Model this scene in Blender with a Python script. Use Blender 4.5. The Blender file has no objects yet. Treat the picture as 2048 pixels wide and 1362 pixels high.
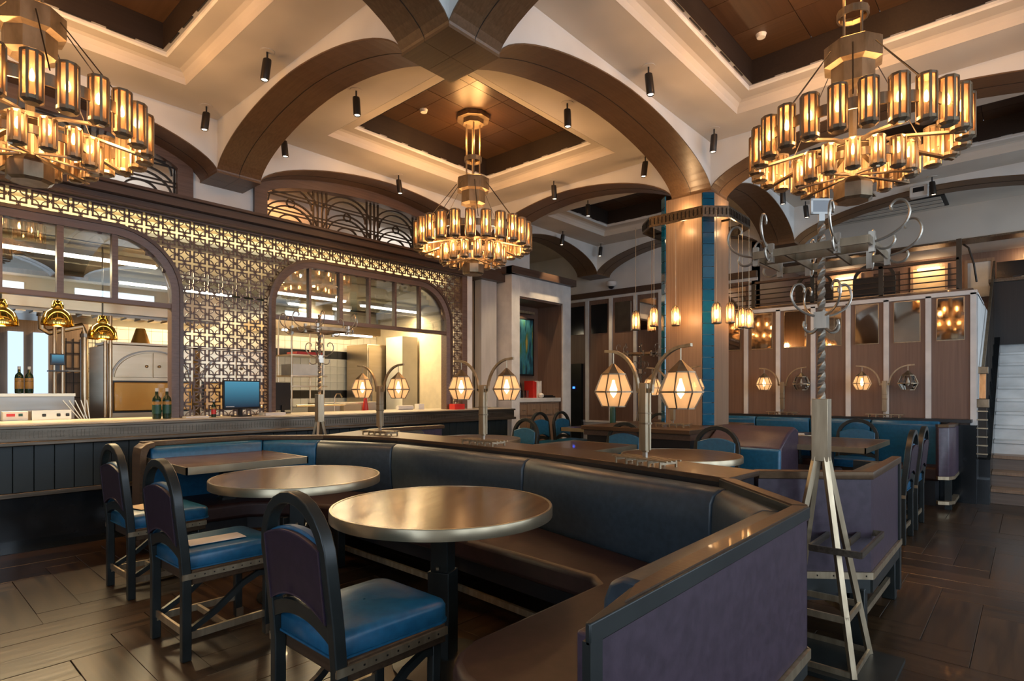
import bpy, math, random
from math import sin, cos, pi, radians, sqrt, atan2, hypot
from mathutils import Vector, Matrix
random.seed(7)
D = bpy.data; SC = bpy.context.scene; COL = SC.collection

# ---------------------------------------------------------------- camera
cam = D.objects.new('camera', D.cameras.new('camera')); COL.objects.link(cam)
cam.location = (0, 0, 1.3); cam.rotation_euler = (pi/2, 0, radians(41.95-90))
cam.data.sensor_width = 36; cam.data.lens = 36*1154/2048; cam.data.shift_y = 100/2048
cam.data.clip_start = .05; SC.camera = cam
# ---------------------------------------------------------------- world, exposure, large lights
w = D.worlds.new('world'); SC.world = w; w.use_nodes = True
w.node_tree.nodes['Background'].inputs[0].default_value = (.62, .78, 1, 1)
w.node_tree.nodes['Background'].inputs[1].default_value = 1.2
SC.view_settings.view_transform = 'Standard'; SC.view_settings.look = 'None'
SC.view_settings.exposure = 0.62; SC.view_settings.gamma = 1
SC.view_settings.use_curve_mapping = False
SC.cycles.max_bounces = 8; SC.cycles.diffuse_bounces = 3; SC.cycles.glossy_bounces = 4
SC.cycles.transparent_max_bounces = 12; SC.cycles.transmission_bounces = 4
SC.cycles.sample_clamp_indirect = 4; SC.cycles.sample_clamp_direct = 30
SC.cycles.caustics_reflective = False; SC.cycles.caustics_refractive = False

def area(name, loc, rot, sx, sy, power, color, spread=pi):
    l = D.lights.new(name, 'AREA'); l.shape = 'RECTANGLE'; l.size = sx; l.size_y = sy
    l.energy = power; l.color = color; l.spread = spread
    o = D.objects.new(name, l); o.location = loc; o.rotation_euler = rot; COL.objects.link(o); return o
def point(name, loc, power, color, r=.05):
    l = D.lights.new(name, 'POINT'); l.energy = power; l.color = color; l.shadow_soft_size = r
    o = D.objects.new(name, l); o.location = loc; COL.objects.link(o); return o
def spot(name, loc, tgt, power, color, ang=60, r=.02):
    l = D.lights.new(name, 'SPOT'); l.energy = power; l.color = color; l.spot_size = radians(ang); l.spot_blend = .6; l.shadow_soft_size = r
    o = D.objects.new(name, l); o.location = loc
    o.rotation_euler = (Vector(tgt)-Vector(loc)).to_track_quat('-Z', 'Y').to_euler(); COL.objects.link(o); return o
DAY = (.72, .86, 1.0); WARM = (1, .62, .30); KIT = (1, .74, .40)
# daylight through the five street windows behind and to the right of the camera
for i, x in enumerate((-1.2, 1.6, 4.4, 7.2, 10.0)):
    area('window_daylight', (x, -5.07, 2.28), (pi/2, 0, 0), 1.8, 3.3, 50, DAY)
area('window_daylight', (-3.15, .2, 1.9), (0, -pi/2, 0), 2.6, 2.4, 30, DAY)
# kitchen fluorescent battens
for x, y, z, ln, p in ((1.0, 7.75, 2.72, 2.6, 120), (4.6, 8.4, 2.72, 1.3, 52), (6.5, 8.6, 2.72, 1.7, 60), (3.0, 9.2, 2.72, 1.5, 45), (5.3, 9.3, 2.72, 1.2, 30)):
    area('kitchen_light', (x, y, z-.03), (0, 0, 0), ln, .08, p, KIT)

area('lattice_glow', (2.2, 6.66, 3.05), (radians(58), 0, 0), 7.6, .03, 16, (1, .80, .48))
# ---------------------------------------------------------------- materials
def lin(r, g, b):
    f = lambda c: ((c/255+.055)/1.055)**2.4 if c > 10 else c/255/12.92
    return (f(r), f(g), f(b), 1)
def base(name):
    m = D.materials.new(name); m.use_nodes = True; nt = m.node_tree
    return m, nt, nt.nodes['Principled BSDF']
def coords(nt, scale, kind='Object', rot=(0, 0, 0)):
    t = nt.nodes.new('ShaderNodeTexCoord'); mp = nt.nodes.new('ShaderNodeMapping')
    mp.inputs['Scale'].default_value = scale; mp.inputs['Rotation'].default_value = rot
    nt.links.new(t.outputs[kind], mp.inputs[0]); return mp.outputs[0]
def noisy(name, c1, c2, scale=(4, 4, 4), rough=.5, metal=0, bump=0, rvar=0, detail=4, spec=.5, coat=0, sheen=0, lo=.35, hi=.65, rot=(0,0,0)):
    m, nt, b = base(name)
    n = nt.nodes.new('ShaderNodeTexNoise'); n.inputs['Scale'].default_value = 1; n.inputs['Detail'].default_value = detail
    nt.links.new(coords(nt, scale, 'Object', rot), n.inputs['Vector'])
    r = nt.nodes.new('ShaderNodeValToRGB'); r.color_ramp.elements[0].position = lo; r.color_ramp.elements[1].position = hi
    r.color_ramp.elements[0].color = c1; r.color_ramp.elements[1].color = c2
    nt.links.new(n.outputs['Fac'], r.inputs[0]); nt.links.new(r.outputs[0], b.inputs['Base Color'])
    b.inputs['Roughness'].default_value = rough; b.inputs['Metallic'].default_value = metal
    b.inputs['Specular IOR Level'].default_value = spec; b.inputs['Coat Weight'].default_value = coat
    if rvar:
        mr = nt.nodes.new('ShaderNodeMapRange'); mr.inputs[3].default_value = rough-rvar; mr.inputs[4].default_value = rough+rvar
        nt.links.new(n.outputs['Fac'], mr.inputs[0]); nt.links.new(mr.outputs[0], b.inputs['Roughness'])
    if bump:
        bp = nt.nodes.new('ShaderNodeBump'); bp.inputs['Strength'].default_value = bump; bp.inputs['Distance'].default_value = .004
        nt.links.new(n.outputs['Fac'], bp.inputs['Height']); nt.links.new(bp.outputs[0], b.inputs['Normal'])
    return m
def plain(name, c, rough=.5, metal=0, **k):
    d = tuple(min(1, x*.86) for x in c[:3])+(1,)
    return noisy(name, d, c, k.pop('scale', (6, 6, 6)), rough, metal, **k)
def emis(name, c, s):
    m, nt, b = base(name); b.inputs['Base Color'].default_value = (0, 0, 0, 1)
    b.inputs['Emission Color'].default_value = c; b.inputs['Emission Strength'].default_value = s; return m
def glassy(name, tint=(1, 1, 1, 1), refl=.12, rough=.01):
    m = D.materials.new(name); m.use_nodes = True; nt = m.node_tree; nt.nodes.clear()
    o = nt.nodes.new('ShaderNodeOutputMaterial'); t = nt.nodes.new('ShaderNodeBsdfTransparent'); t.inputs[0].default_value = tint
    g = nt.nodes.new('ShaderNodeBsdfGlossy'); g.inputs['Roughness'].default_value = rough
    f = nt.nodes.new('ShaderNodeFresnel'); f.inputs[0].default_value = 1.5
    a = nt.nodes.new('ShaderNodeMath'); a.operation = 'ADD'; a.use_clamp = True; a.inputs[1].default_value = refl
    x = nt.nodes.new('ShaderNodeMixShader')
    nt.links.new(f.outputs[0], a.inputs[0]); nt.links.new(a.outputs[0], x.inputs[0])
    nt.links.new(t.outputs[0], x.inputs[1]); nt.links.new(g.outputs[0], x.inputs[2]); nt.links.new(x.outputs[0], o.inputs[0]); return m
def mica(name, tr, tl, mix=.6, var=.03):
    m = D.materials.new(name); m.use_nodes = True; nt = m.node_tree; nt.nodes.clear()
    o = nt.nodes.new('ShaderNodeOutputMaterial'); t = nt.nodes.new('ShaderNodeBsdfTransparent'); t.inputs[0].default_value = tr
    l = nt.nodes.new('ShaderNodeBsdfTranslucent'); l.inputs[0].default_value = tl
    d = nt.nodes.new('ShaderNodeBsdfDiffuse'); d.inputs[0].default_value = tl
    y = nt.nodes.new('ShaderNodeMixShader'); y.inputs[0].default_value = .25
    nt.links.new(l.outputs[0], y.inputs[1]); nt.links.new(d.outputs[0], y.inputs[2])
    n = nt.nodes.new('ShaderNodeTexNoise'); n.inputs['Scale'].default_value = 6
    mr = nt.nodes.new('ShaderNodeMapRange'); mr.inputs[3].default_value = mix-var; mr.inputs[4].default_value = mix+var
    nt.links.new(coords(nt, (1, 1, 1)), n.inputs['Vector']); nt.links.new(n.outputs[0], mr.inputs[0])
    x = nt.nodes.new('ShaderNodeMixShader'); nt.links.new(mr.outputs[0], x.inputs[0])
    nt.links.new(t.outputs[0], x.inputs[1]); nt.links.new(y.outputs[0], x.inputs[2]); nt.links.new(x.outputs[0], o.inputs[0]); return m
def wood(name, c1, c2, axis='x', rough=.4, bump=.15, coat=0, fine=60):
    s = {'x': (1.5, fine, fine), 'y': (fine, 1.5, fine), 'z': (fine, fine, 1.5)}[axis]
    return noisy(name, c1, c2, s, rough, 0, bump=bump, detail=6, coat=coat, lo=.3, hi=.7, rvar=.06)
M = {}
M['white'] = plain('white_plaster', (.74, .72, .68, 1), .75, scale=(2, 2, 2), detail=2)
M['ceil'] = plain('ceiling_paint', (.66, .595, .51, 1), .8, scale=(1.5, 1.5, 1.5), detail=2)
M['trimwhite'] = plain('painted_stile', (.76, .74, .70, 1), .45)
M['veneer_x'] = wood('veneer_along_x', (.105, .056, .026, 1), (.150, .084, .042, 1), 'x', .36)
M['veneer_y'] = wood('veneer_along_y', (.105, .056, .026, 1), (.150, .084, .042, 1), 'y', .36)
M['veneer_z'] = wood('column_veneer', (.22, .135, .082, 1), (.31, .20, .125, 1), 'z', .42)
M['panelwood'] = wood('panel_veneer', (.150, .088, .062, 1), (.20, .122, .088, 1), 'z', .42)
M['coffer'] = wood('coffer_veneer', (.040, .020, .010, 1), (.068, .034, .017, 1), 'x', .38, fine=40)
M['dark'] = plain('dark_reveal', (.012, .010, .010, 1), .6)
M['slot'] = plain('grey_slot', (.33, .33, .34, 1), .5)
M['brownframe'] = wood('brown_frame_wood', (.11, .066, .048, 1), (.16, .098, .073, 1), 'x', .4)
M['cornice'] = wood('cornice_wood', (.062, .035, .023, 1), (.095, .055, .037, 1), 'x', .36)
M['darkgreen'] = plain('bar_front_paint', (.014, .020, .0185, 1), .42)
M['bronze'] = noisy('brushed_bronze', (.10, .08, .058, 1), (.17, .135, .10, 1), (3, 60, 60), .36, .8, detail=3, bump=.05)
M['brass'] = noisy('brushed_brass', (.34, .26, .165, 1), (.47, .37, .245, 1), (30, 30, 4), .34, .75, detail=3)
M['fixture'] = noisy('aged_brass_fixture', (.20, .145, .09, 1), (.31, .235, .155, 1), (14, 14, 5), .38, .8, detail=4)
M['nickel'] = noisy('satin_nickel', (.40, .35, .29, 1), (.54, .48, .40, 1), (20, 20, 3), .30, .8, detail=3)
M['frame'] = noisy('chair_frame_paint', (.012, .015, .0145, 1), (.019, .023, .022, 1), (8, 8, 8), .38, .1)
M['blue'] = noisy('blue_leather', (.011, .088, .18, 1), (.015, .115, .225, 1), (30, 30, 30), .34, 0, bump=.12, detail=6)
M['bluegrey'] = noisy('slate_blue_leather', (.026, .040, .054, 1), (.036, .054, .072, 1), (26, 26, 26), .36, 0, bump=.12, detail=6)
M['purple'] = noisy('purple_leather', (.040, .025, .039, 1), (.058, .037, .056, 1), (26, 26, 26), .37, 0, bump=.15, detail=6)
M['purpledark'] = noisy('dark_purple_leather', (.020, .011, .022, 1), (.028, .016, .031, 1), (26, 26, 26), .45, 0, bump=.15, detail=6)
M['plum'] = noisy('plum_brown_leather', (.028, .012, .011, 1), (.040, .017, .016, 1), (22, 22, 22), .5, 0, bump=.12, detail=6)
M['railwood'] = wood('rail_wood', (.045, .028, .018, 1), (.075, .047, .030, 1), 'y', .38, coat=.05)
M['tabletop'] = wood('table_wood', (.085, .040, .013, 1), (.155, .082, .030, 1), 'x', .21, coat=0, fine=22, bump=.05)
for _m in ('tabletop', 'railwood'): M[_m].node_tree.nodes['Principled BSDF'].inputs['Specular Tint'].default_value = (1, .60, .30, 1)
M['tablewood2'] = wood('dark_table_wood', (.055, .032, .019, 1), (.09, .052, .031, 1), 'x', .3, coat=.2, fine=30, bump=.05)
M['tableedge'] = noisy('table_metal_edge', (.36, .29, .19, 1), (.44, .36, .24, 1), (6, 6, 3), .30, .8, detail=2)
M['chain'] = plain('dark_metal', (.05, .042, .036, 1), .4, .8)
M['black'] = plain('black_plastic', (.010, .010, .012, 1), .35)
M['blackstone'] = noisy('black_stone', (.006, .008, .009, 1), (.012, .014, .016, 1), (5, 5, 5), .13, 0, detail=8)
M['marble'] = noisy('white_marble', (.55, .54, .51, 1), (.74, .73, .70, 1), (3, 3, 6), .3, detail=8)
M['stepbrown'] = wood('brown_step', (.12, .085, .062, 1), (.18, .13, .10, 1), 'y', .35)
M['teal'] = noisy('teal_glazed_tile', (.002, .065, .13, 1), (.004, .10, .18, 1), (9, 9, 9), .10, 0, coat=.6, bump=.1)
M['grout'] = plain('pale_grout', (.45, .50, .50, 1), .7)
M['steel'] = noisy('brushed_steel', (.56, .44, .29, 1), (.62, .50, .35, 1), (1.5, 1.5, 12), .30, .95, detail=2)
M['steeldark'] = noisy('dull_steel', (.28, .25, .21, 1), (.34, .31, .27, 1), (1.5, 1.5, 12), .35, .95, detail=2)
M['copper'] = noisy('copper_oven_enamel', (.62, .29, .045, 1), (.72, .36, .07, 1), (2, 2, 2), .28, .35, coat=.3)
M['gold'] = plain('polished_gold', (.90, .60, .14, 1), .09, 1)
M['cream'] = plain('cream_bulkhead', (.70, .60, .40, 1), .7)
M['kwall'] = plain('kitchen_wall_paint', (.62, .52, .36, 1), .6)
M['kceil'] = plain('kitchen_ceiling_paint', (.26, .27, .25, 1), .6)
M['ktile'] = plain('white_kitchen_tile', (.74, .68, .55, 1), .18, scale=(3, 3, 3))
M['kgrout'] = plain('kitchen_grout', (.42, .38, .30, 1), .8)
M['kblack'] = plain('black_kitchen_tile', (.02, .018, .015, 1), .2)
M['counter'] = plain('pale_counter', (.62, .53, .40, 1), .3, scale=(4, 4, 4))
M['blackwood'] = wood('blackened_wood', (.016, .011, .009, 1), (.028, .02, .016, 1), 'z', .45)
M['floorbase'] = plain('floor_joint', (.022, .014, .009, 1), .7)
M['mirror'] = plain('antique_mirror', (.62, .53, .44, 1), .04, 1, scale=(3, 3, 3))
M['darkglass'] = glassy('dark_window_glass', (.30, .32, .33, 1), .12)
M['glass'] = glassy('screen_glass', (.93, .95, .94, 1), .16)
M['clearglass'] = glassy('clear_glass', (.97, .98, .97, 1), .03)
M['mica'] = mica('amber_mica', (.95, .76, .56, 1), (.56, .40, .26, 1), .52)
M['mica2'] = mica('pale_mica', (.95, .82, .66, 1), (.62, .47, .33, 1), .62)
M['bulb'] = emis('bulb_glow', (1, .60, .25, 1), 55)
M['bulb2'] = emis('lamp_bulb_glow', (1, .66, .34, 1), 16)
M['bulboff'] = plain('unlit_bulb', (.6, .55, .45, 1), .3)
M['spotglow'] = emis('spot_lens_glow', (1, .78, .52, 1), 7)
M['tube'] = emis('fluorescent_tube', (1, .93, .78, 1), 9)
M['sky'] = emis('backlit_window', (.62, .80, 1, 1), .8)
M['screen'] = emis('monitor_picture', (.05, .30, .55, 1), .42)
_nt = M['screen'].node_tree; _g = _nt.nodes.new('ShaderNodeTexGradient'); _r = _nt.nodes.new('ShaderNodeValToRGB')
_r.color_ramp.elements[0].color = (.004, .03, .07, 1); _r.color_ramp.elements[1].color = (.10, .42, .62, 1)
_nt.links.new(coords(_nt, (1, 1, 1), 'Generated', (0, radians(90), 0)), _g.inputs[0]); _nt.links.new(_g.outputs[0], _r.inputs[0])
_r.color_ramp.elements[0].position = .0; _r.color_ramp.elements[1].position = 1; _nt.links.new(_r.outputs[0], _nt.nodes['Principled BSDF'].inputs['Emission Color'])
M['led'] = emis('blue_led', (.02, .10, 1, 1), 5)
M['paper'] = plain('white_paper', (.78, .75, .70, 1), .7)
M['card'] = plain('manila_card', (.62, .45, .26, 1), .7)
M['red'] = plain('red_plastic', (.62, .03, .02, 1), .4)
M['greenglass'] = plain('dark_green_bottle', (.012, .035, .016, 1), .08)
M['label'] = plain('bottle_label', (.42, .22, .05, 1), .5)
M['label2'] = plain('green_label', (.014, .075, .045, 1), .4)
M['clay'] = plain('whitewashed_plaster', (.50, .47, .43, 1), .7, scale=(9, 9, 2), detail=8, bump=.4)
# floor planks: several tints of one smoked oak
M['plank'] = []
for i, k in enumerate((.72, .88, 1.0, 1.18, 1.38)):
    M['plank'].append(wood('smoked_oak_%d' % i, (.014*k, .0075*k, .0034*k, 1), (.064*k, .035*k, .0155*k, 1), 'x', .30, bump=.3, coat=.05, fine=20))
def painting_mat():
    m, nt, b = base('painted_canvas')
    v = nt.nodes.new('ShaderNodeTexNoise'); v.inputs['Scale'].default_value = 1; v.inputs['Detail'].default_value = 3
    nt.links.new(coords(nt, (9, 9, 2.2)), v.inputs['Vector'])
    r = nt.nodes.new('ShaderNodeValToRGB'); e = r.color_ramp.elements
    e[0].position = .3; e[0].color = (.004, .012, .02, 1); e[1].position = .75; e[1].color = (.55, .38, .10, 1)
    for p, c in ((.42, (.01, .07, .11, 1)), (.52, (.04, .22, .30, 1)), (.62, (.05, .16, .06, 1))):
        q = e.new(p); q.color = c
    nt.links.new(v.outputs[0], r.inputs[0]); nt.links.new(r.outputs[0], b.inputs['Base Color']); b.inputs['Roughness'].default_value = .5
    return m
M['painting'] = painting_mat()

# ---------------------------------------------------------------- mesh helper
class MB:
    def __init__(s): s.v = []; s.f = []
    def add(s, vs, fs):
        o = len(s.v); s.v += [tuple(v) for v in vs]; s.f += [tuple(i+o for i in f) for f in fs]; return s
    def box(s, x0, y0, z0, x1, y1, z1):
        return s.add([(x0,y0,z0),(x1,y0,z0),(x1,y1,z0),(x0,y1,z0),(x0,y0,z1),(x1,y0,z1),(x1,y1,z1),(x0,y1,z1)],
                     [(0,3,2,1),(4,5,6,7),(0,1,5,4),(1,2,6,5),(2,3,7,6),(3,0,4,7)])
    def bar(s, p, q, a, b=None, up=(0, 0, 1)):
        b = a if b is None else b; p = Vector(p); q = Vector(q); d = (q-p).normalized(); u = Vector(up)
        if abs(d.dot(u)) > .98: u = Vector((1, 0, 0))
        sd = d.cross(u).normalized(); u2 = sd.cross(d)
        c = [(-1,-1),(1,-1),(1,1),(-1,1)]
        return s.add([p+sd*(x*a/2)+u2*(y*b/2) for x, y in c]+[q+sd*(x*a/2)+u2*(y*b/2) for x, y in c],
                     [(3,2,1,0),(4,5,6,7),(0,1,5,4),(1,2,6,5),(2,3,7,6),(3,0,4,7)])
    def lathe(s, prof, n=12, c=(0, 0), ph=0, cap=True):
        vs = []
        for r, z in prof:
            vs += [(c[0]+r*cos(ph+2*pi*k/n), c[1]+r*sin(ph+2*pi*k/n), z) for k in range(n)]
        fs = []
        for i in range(len(prof)-1):
            for k in range(n):
                a = i*n+k; b = i*n+(k+1) % n; fs.append((a, b, b+n, a+n))
        if cap: fs.append(tuple(range(n-1, -1, -1))); fs.append(tuple((len(prof)-1)*n+k for k in range(n)))
        return s.add(vs, fs)
    def prism(s, poly, z0, z1):
        n = len(poly)
        ar = sum(poly[i][0]*poly[(i+1) % n][1]-poly[(i+1) % n][0]*poly[i][1] for i in range(n))
        if ar < 0: poly = poly[::-1]
        return s.add([(x, y, z0) for x, y in poly]+[(x, y, z1) for x, y in poly],
                     [tuple(range(n-1, -1, -1)), tuple(range(n, 2*n))]+[(i, (i+1) % n, n+(i+1) % n, n+i) for i in range(n)])
    def vprism(s, poly, y0, y1, axis='y'):
        # polygon in (u,z), extruded along axis
        n = len(poly)
        P = (lambda u, z, t: (u, t, z)) if axis == 'y' else (lambda u, z, t: (t, u, z))
        return s.add([P(u, z, y0) for u, z in poly]+[P(u, z, y1) for u, z in poly],
                     [tuple(range(n)), tuple(range(2*n-1, n-1, -1))]+[(i, n+i, n+(i+1) % n, (i+1) % n) for i in range(n)])
    def sweep(s, path, side, wd, th, closed=False):
        side = Vector(side).normalized(); P = [Vector(p) for p in path]; n = len(P); vs = []
        for i, p in enumerate(P):
            if closed: t = P[(i+1) % n]-P[i-1]
            else: t = P[min(i+1, n-1)]-P[max(i-1, 0)]
            nm = side.cross(t).normalized()
            vs += [p+side*wd/2+nm*th/2, p-side*wd/2+nm*th/2, p-side*wd/2-nm*th/2, p+side*wd/2-nm*th/2]
        fs = []
        for i in range(n if closed else n-1):
            a = 4*i; b = 4*((i+1) % n)
            for k in range(4): fs.append((a+k, a+(k+1) % 4, b+(k+1) % 4, b+k))
        if not closed: fs += [(3, 2, 1, 0), (4*n-4, 4*n-3, 4*n-2, 4*n-1)]
        return s.add(vs, fs)
    def tube(s, path, r, n=6, r1=None):
        P = [Vector(p) for p in path]; m = len(P); vs = []; prev = None
        for i, p in enumerate(P):
            t = (P[min(i+1, m-1)]-P[max(i-1, 0)]).normalized()
            if prev is None:
                u = Vector((0, 0, 1)) if abs(t.z) < .9 else Vector((1, 0, 0)); a = t.cross(u).normalized()
            else:
                a = (prev-t*prev.dot(t)).normalized()
            prev = a; b = t.cross(a); rr = r if r1 is None else r+(r1-r)*i/(m-1)
            vs += [p+(a*cos(2*pi*k/n)+b*sin(2*pi*k/n))*rr for k in range(n)]
        fs = [(i*n+k, i*n+(k+1) % n, (i+1)*n+(k+1) % n, (i+1)*n+k) for i in range(m-1) for k in range(n)]
        fs += [tuple(range(n-1, -1, -1)), tuple((m-1)*n+k for k in range(n))]
        return s.add(vs, fs)
    def sphere(s, c, r, n=8, m=6, sz=1):
        prof = [(max(r*sin(pi*i/m), 1e-4), c[2]-r*sz*cos(pi*i/m)) for i in range(m+1)]
        return s.lathe(prof, n, (c[0], c[1]))
    def move(s, dx=0, dy=0, dz=0, rz=0):
        c_, s_ = cos(rz), sin(rz); s.v = [(x*c_-y*s_+dx, x*s_+y*c_+dy, z+dz) for x, y, z in s.v]; return s
    def mesh(s, name, mat, smooth=False):
        me = D.meshes.new(name); me.from_pydata(s.v, [], s.f); me.validate()
        for m_ in (mat if isinstance(mat, (list, tuple)) else [mat]): me.materials.append(m_)
        if smooth:
            for p in me.polygons: p.use_smooth = True
        return me
    def build(s, name, mat, parent=None, bevel=0, smooth=False, seg=2, sub=0, recalc=True):
        me = s.mesh(name, mat)
        if recalc:
            import bmesh
            bm = bmesh.new(); bm.from_mesh(me); bmesh.ops.recalc_face_normals(bm, faces=bm.faces); bm.to_mesh(me); bm.free()
        o = D.objects.new(name, me); COL.objects.link(o)
        if parent: o.parent = parent
        if bevel:
            b = o.modifiers.new('bevel', 'BEVEL'); b.width = bevel; b.segments = seg; b.limit_method = 'ANGLE'; b.angle_limit = radians(40)
            smooth = True
        if smooth:
            for p in me.polygons: p.use_smooth = True
            me.set_sharp_from_angle(angle=radians(50)) if not bevel else me.set_sharp_from_angle(angle=radians(80))
        return o
def inst(name, me, parent=None, loc=(0, 0, 0), rot=(0, 0, 0)):
    o = D.objects.new(name, me); COL.objects.link(o); o.location = loc; o.rotation_euler = rot
    if parent: o.parent = parent
    return o
def tag(o, label=None, cat=None, group=None, kind=None):
    if label: o['label'] = label
    if cat: o['category'] = cat
    if group: o['group'] = group
    if kind: o['kind'] = kind
    return o
def thing(name, label, cat, loc=(0, 0, 0), rz=0, group=None, kind=None):
    o = D.objects.new(name, None); COL.objects.link(o); o.location = loc; o.rotation_euler = (0, 0, rz); o.empty_display_size = .1
    return tag(o, label, cat, group, kind)
KIDS = {}
def copy_tree(o, parent=None):
    c = o.copy(); COL.objects.link(c); c.parent = parent
    for ch in o.children: copy_tree(ch, c)
    return c
def copies(o, spots, group=None):
    """first spot moves o itself; the others are copies. spots: (loc, rz, label)"""
    out = []
    src = [o]+[None]*(len(spots)-1)
    for i in range(1, len(spots)): src[i] = copy_tree(o)
    for r, (loc, rz, lab) in zip(src, spots):
        r.location = loc; r.rotation_euler = (0, 0, rz); r['label'] = lab
        if group: r['group'] = group
        out.append(r)
    return out
def S(name, mb, mat, label, parent=None, **k):
    o = mb.build(name, mat, parent, **k)
    if parent is None: tag(o, label, None, None, 'structure')
    return o
def arc(cx, cz, r, a0, a1, n): return [(cx+r*cos(a0+(a1-a0)*i/n), cz+r*sin(a0+(a1-a0)*i/n)) for i in range(n+1)]

# ================================================================ SHELL
ZC, ZN, ZA = 4.07, 3.54, 3.985       # ceiling, underside of hub, soffit crown
YW = 6.65                             # kitchen wall
fl = S('floor', MB().box(-3.2, -5.1, -.12, 13.6, 10.2, -.014), M['floorbase'], 'smoked oak floor of broad interlocking planks')
# herringbone planks
PW, PL = .215, 4
def plank_mesh(i):
    m = MB(); L = PW*PL-.002; Wd = PW-.002; b = .0015
    m.add([(0,0,-.016),(L,0,-.016),(L,Wd,-.016),(0,Wd,-.016),(0,0,-b),(L,0,-b),(L,Wd,-b),(0,Wd,-b),(b,b,0),(L-b,b,0),(L-b,Wd-b,0),(b,Wd-b,0)],
          [(0,1,5,4),(1,2,6,5),(2,3,7,6),(3,0,4,7),(4,5,9,8),(5,6,10,9),(6,7,11,10),(7,4,8,11),(8,9,10,11)])
    return m.mesh('plank', M['plank'][i])
pm = [plank_mesh(i) for i in range(5)]
cands = []
for i in range(-40, 70):
    for j in range(-40, 60):
        k = (i-j) % 8
        if k == 0: x, y, r = i*PW, j*PW, 0
        elif k == 7: x, y, r = (i+1)*PW, j*PW, pi/2       # column of four cells upwards
        else: continue
        cx, cy = (x+PW*2, y+PW/2) if r == 0 else (x-PW/2, y+PW*2)
        d = cx*.7437+cy*.6685; rr = cx*.6685-cy*.7437
        if cx < -2.9 or cy < -4.6 or cx > 13.2 or cy > 9.8: continue
        if (5.3 < cx and cy > 6.2) : continue
        vis = d > 1.0 and abs(rr) < d*.89+.6 and cy < 6.9
        cands.append((0 if vis else 1, hypot(cx, cy), x, y, r))
cands.sort()
mass = MB()
for n, (v, d, x, y, r) in enumerate(cands):
    if n < 296:
        o = inst('plank', random.choice(pm), fl, (x, y, random.uniform(-.0008, .0008)), (0, 0, r))
    elif d < 16:
        c_, s_ = cos(r), sin(r); L = PW*PL-.004; Wd = PW-.004
        mass.add([(x+c_*u-s_*v_, y+s_*u+c_*v_, -.001) for u, v_ in ((0, 0), (L, 0), (L, Wd), (0, Wd))], [(0, 1, 2, 3)])
o = mass.build('plank_field', M['plank'][1], fl, recalc=False); o['kind'] = 'stuff'

# ---- ceiling bays with coffers
CR = []
def bay(x0, x1, y0, y1, cx, cy, hx, hy, idx):
    c = MB()
    X = (x0, cx-hx, cx+hx, x1); Y = (y0, cy-hy, cy+hy, y1)
    for i in range(3):
        for j in range(3):
            if i == 1 and j == 1: continue
            c.box(X[i], Y[j], ZC, X[i+1], Y[j+1], ZC+.4)
    o = S('ceiling', c, M['ceil'], 'cream plaster ceiling with stepped coffer '+idx)
    a = .21
    # riser + cove band
    b = MB(); zi = ZC+.09
    ring = lambda h1, h2, z: [(cx-h1, cy-h2, z), (cx+h1, cy-h2, z), (cx+h1, cy+h2, z), (cx-h1, cy+h2, z)]
    loops = [ring(hx-.002, hy-.002, ZC-.001), ring(hx-.012, hy-.012, ZC+.05), ring(hx-.04, hy-.04, ZC+.083), ring(hx-.075, hy-.075, zi+.004), ring(hx-a, hy-a+.02, zi)]
    vs = sum(loops, [])
    b.add(vs, [(4*i+k, 4*i+(k+1) % 4, 4*i+4+(k+1) % 4, 4*i+4+k) for i in range(4) for k in range(4)])
    b.build('cove', M['ceil'], o, recalc=False)
    h1, h2 = hx-a, hy-a+.02
    l = MB(); loops = [ring(h1, h2, zi), ring(h1-.012, h2-.012, zi+.012), ring(h1-.012, h2-.012, zi+.035)]
    l.add(sum(loops, []), [(4*i+k, 4*i+(k+1) % 4, 4*i+4+(k+1) % 4, 4*i+4+k) for i in range(2) for k in range(4)])
    l.build('lip', M['trimwhite'], o, recalc=False)
    l = MB(); q, r = h1-.012, h2-.012
    loops = [ring(q, r, zi+.035), ring(q-.035, r-.035, zi+.035)]
    l.add(sum(loops, []), [(k, (k+1) % 4, 4+(k+1) % 4, 4+k) for k in range(4)]); l.build('air_slot', M['slot'], o, recalc=False)
    l = MB()
    for sgn in (-1, 1):        # little slot blades
        for t in range(int(2*q/.3)):
            x = cx-q+.1+t*.3; l.box(x, cy+sgn*(r-.026), zi+.028, x+.2, cy+sgn*(r-.014), zi+.036)
        for t in range(int(2*r/.3)):
            y = cy-r+.1+t*.3; l.box(cx+sgn*(q-.026)-.006, y, zi+.028, cx+sgn*(q-.026)+.006, y+.2, zi+.036)
    l.build('slot_blades', M['dark'], o)
    q -= .035; r -= .035
    l = MB(); loops = [ring(q, r, zi+.03), ring(q, r, zi+.26)]
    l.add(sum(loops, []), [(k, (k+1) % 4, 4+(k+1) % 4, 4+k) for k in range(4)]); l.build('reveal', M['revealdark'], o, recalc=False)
    # veneer panels of the coffer top
    nx = 4; ny = 4; pz = zi+.25
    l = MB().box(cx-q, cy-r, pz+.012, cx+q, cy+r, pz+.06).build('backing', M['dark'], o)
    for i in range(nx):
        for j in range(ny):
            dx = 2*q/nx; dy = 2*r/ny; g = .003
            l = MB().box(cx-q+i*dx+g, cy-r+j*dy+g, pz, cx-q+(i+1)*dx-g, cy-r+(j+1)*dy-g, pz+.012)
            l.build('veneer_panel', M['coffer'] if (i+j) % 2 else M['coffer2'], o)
    return pz
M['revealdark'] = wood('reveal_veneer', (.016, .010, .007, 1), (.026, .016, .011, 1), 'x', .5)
M['coffer2'] = wood('coffer_veneer_cross', (.048, .025, .0125, 1), (.078, .041, .021, 1), 'y', .38, fine=40)
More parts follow.
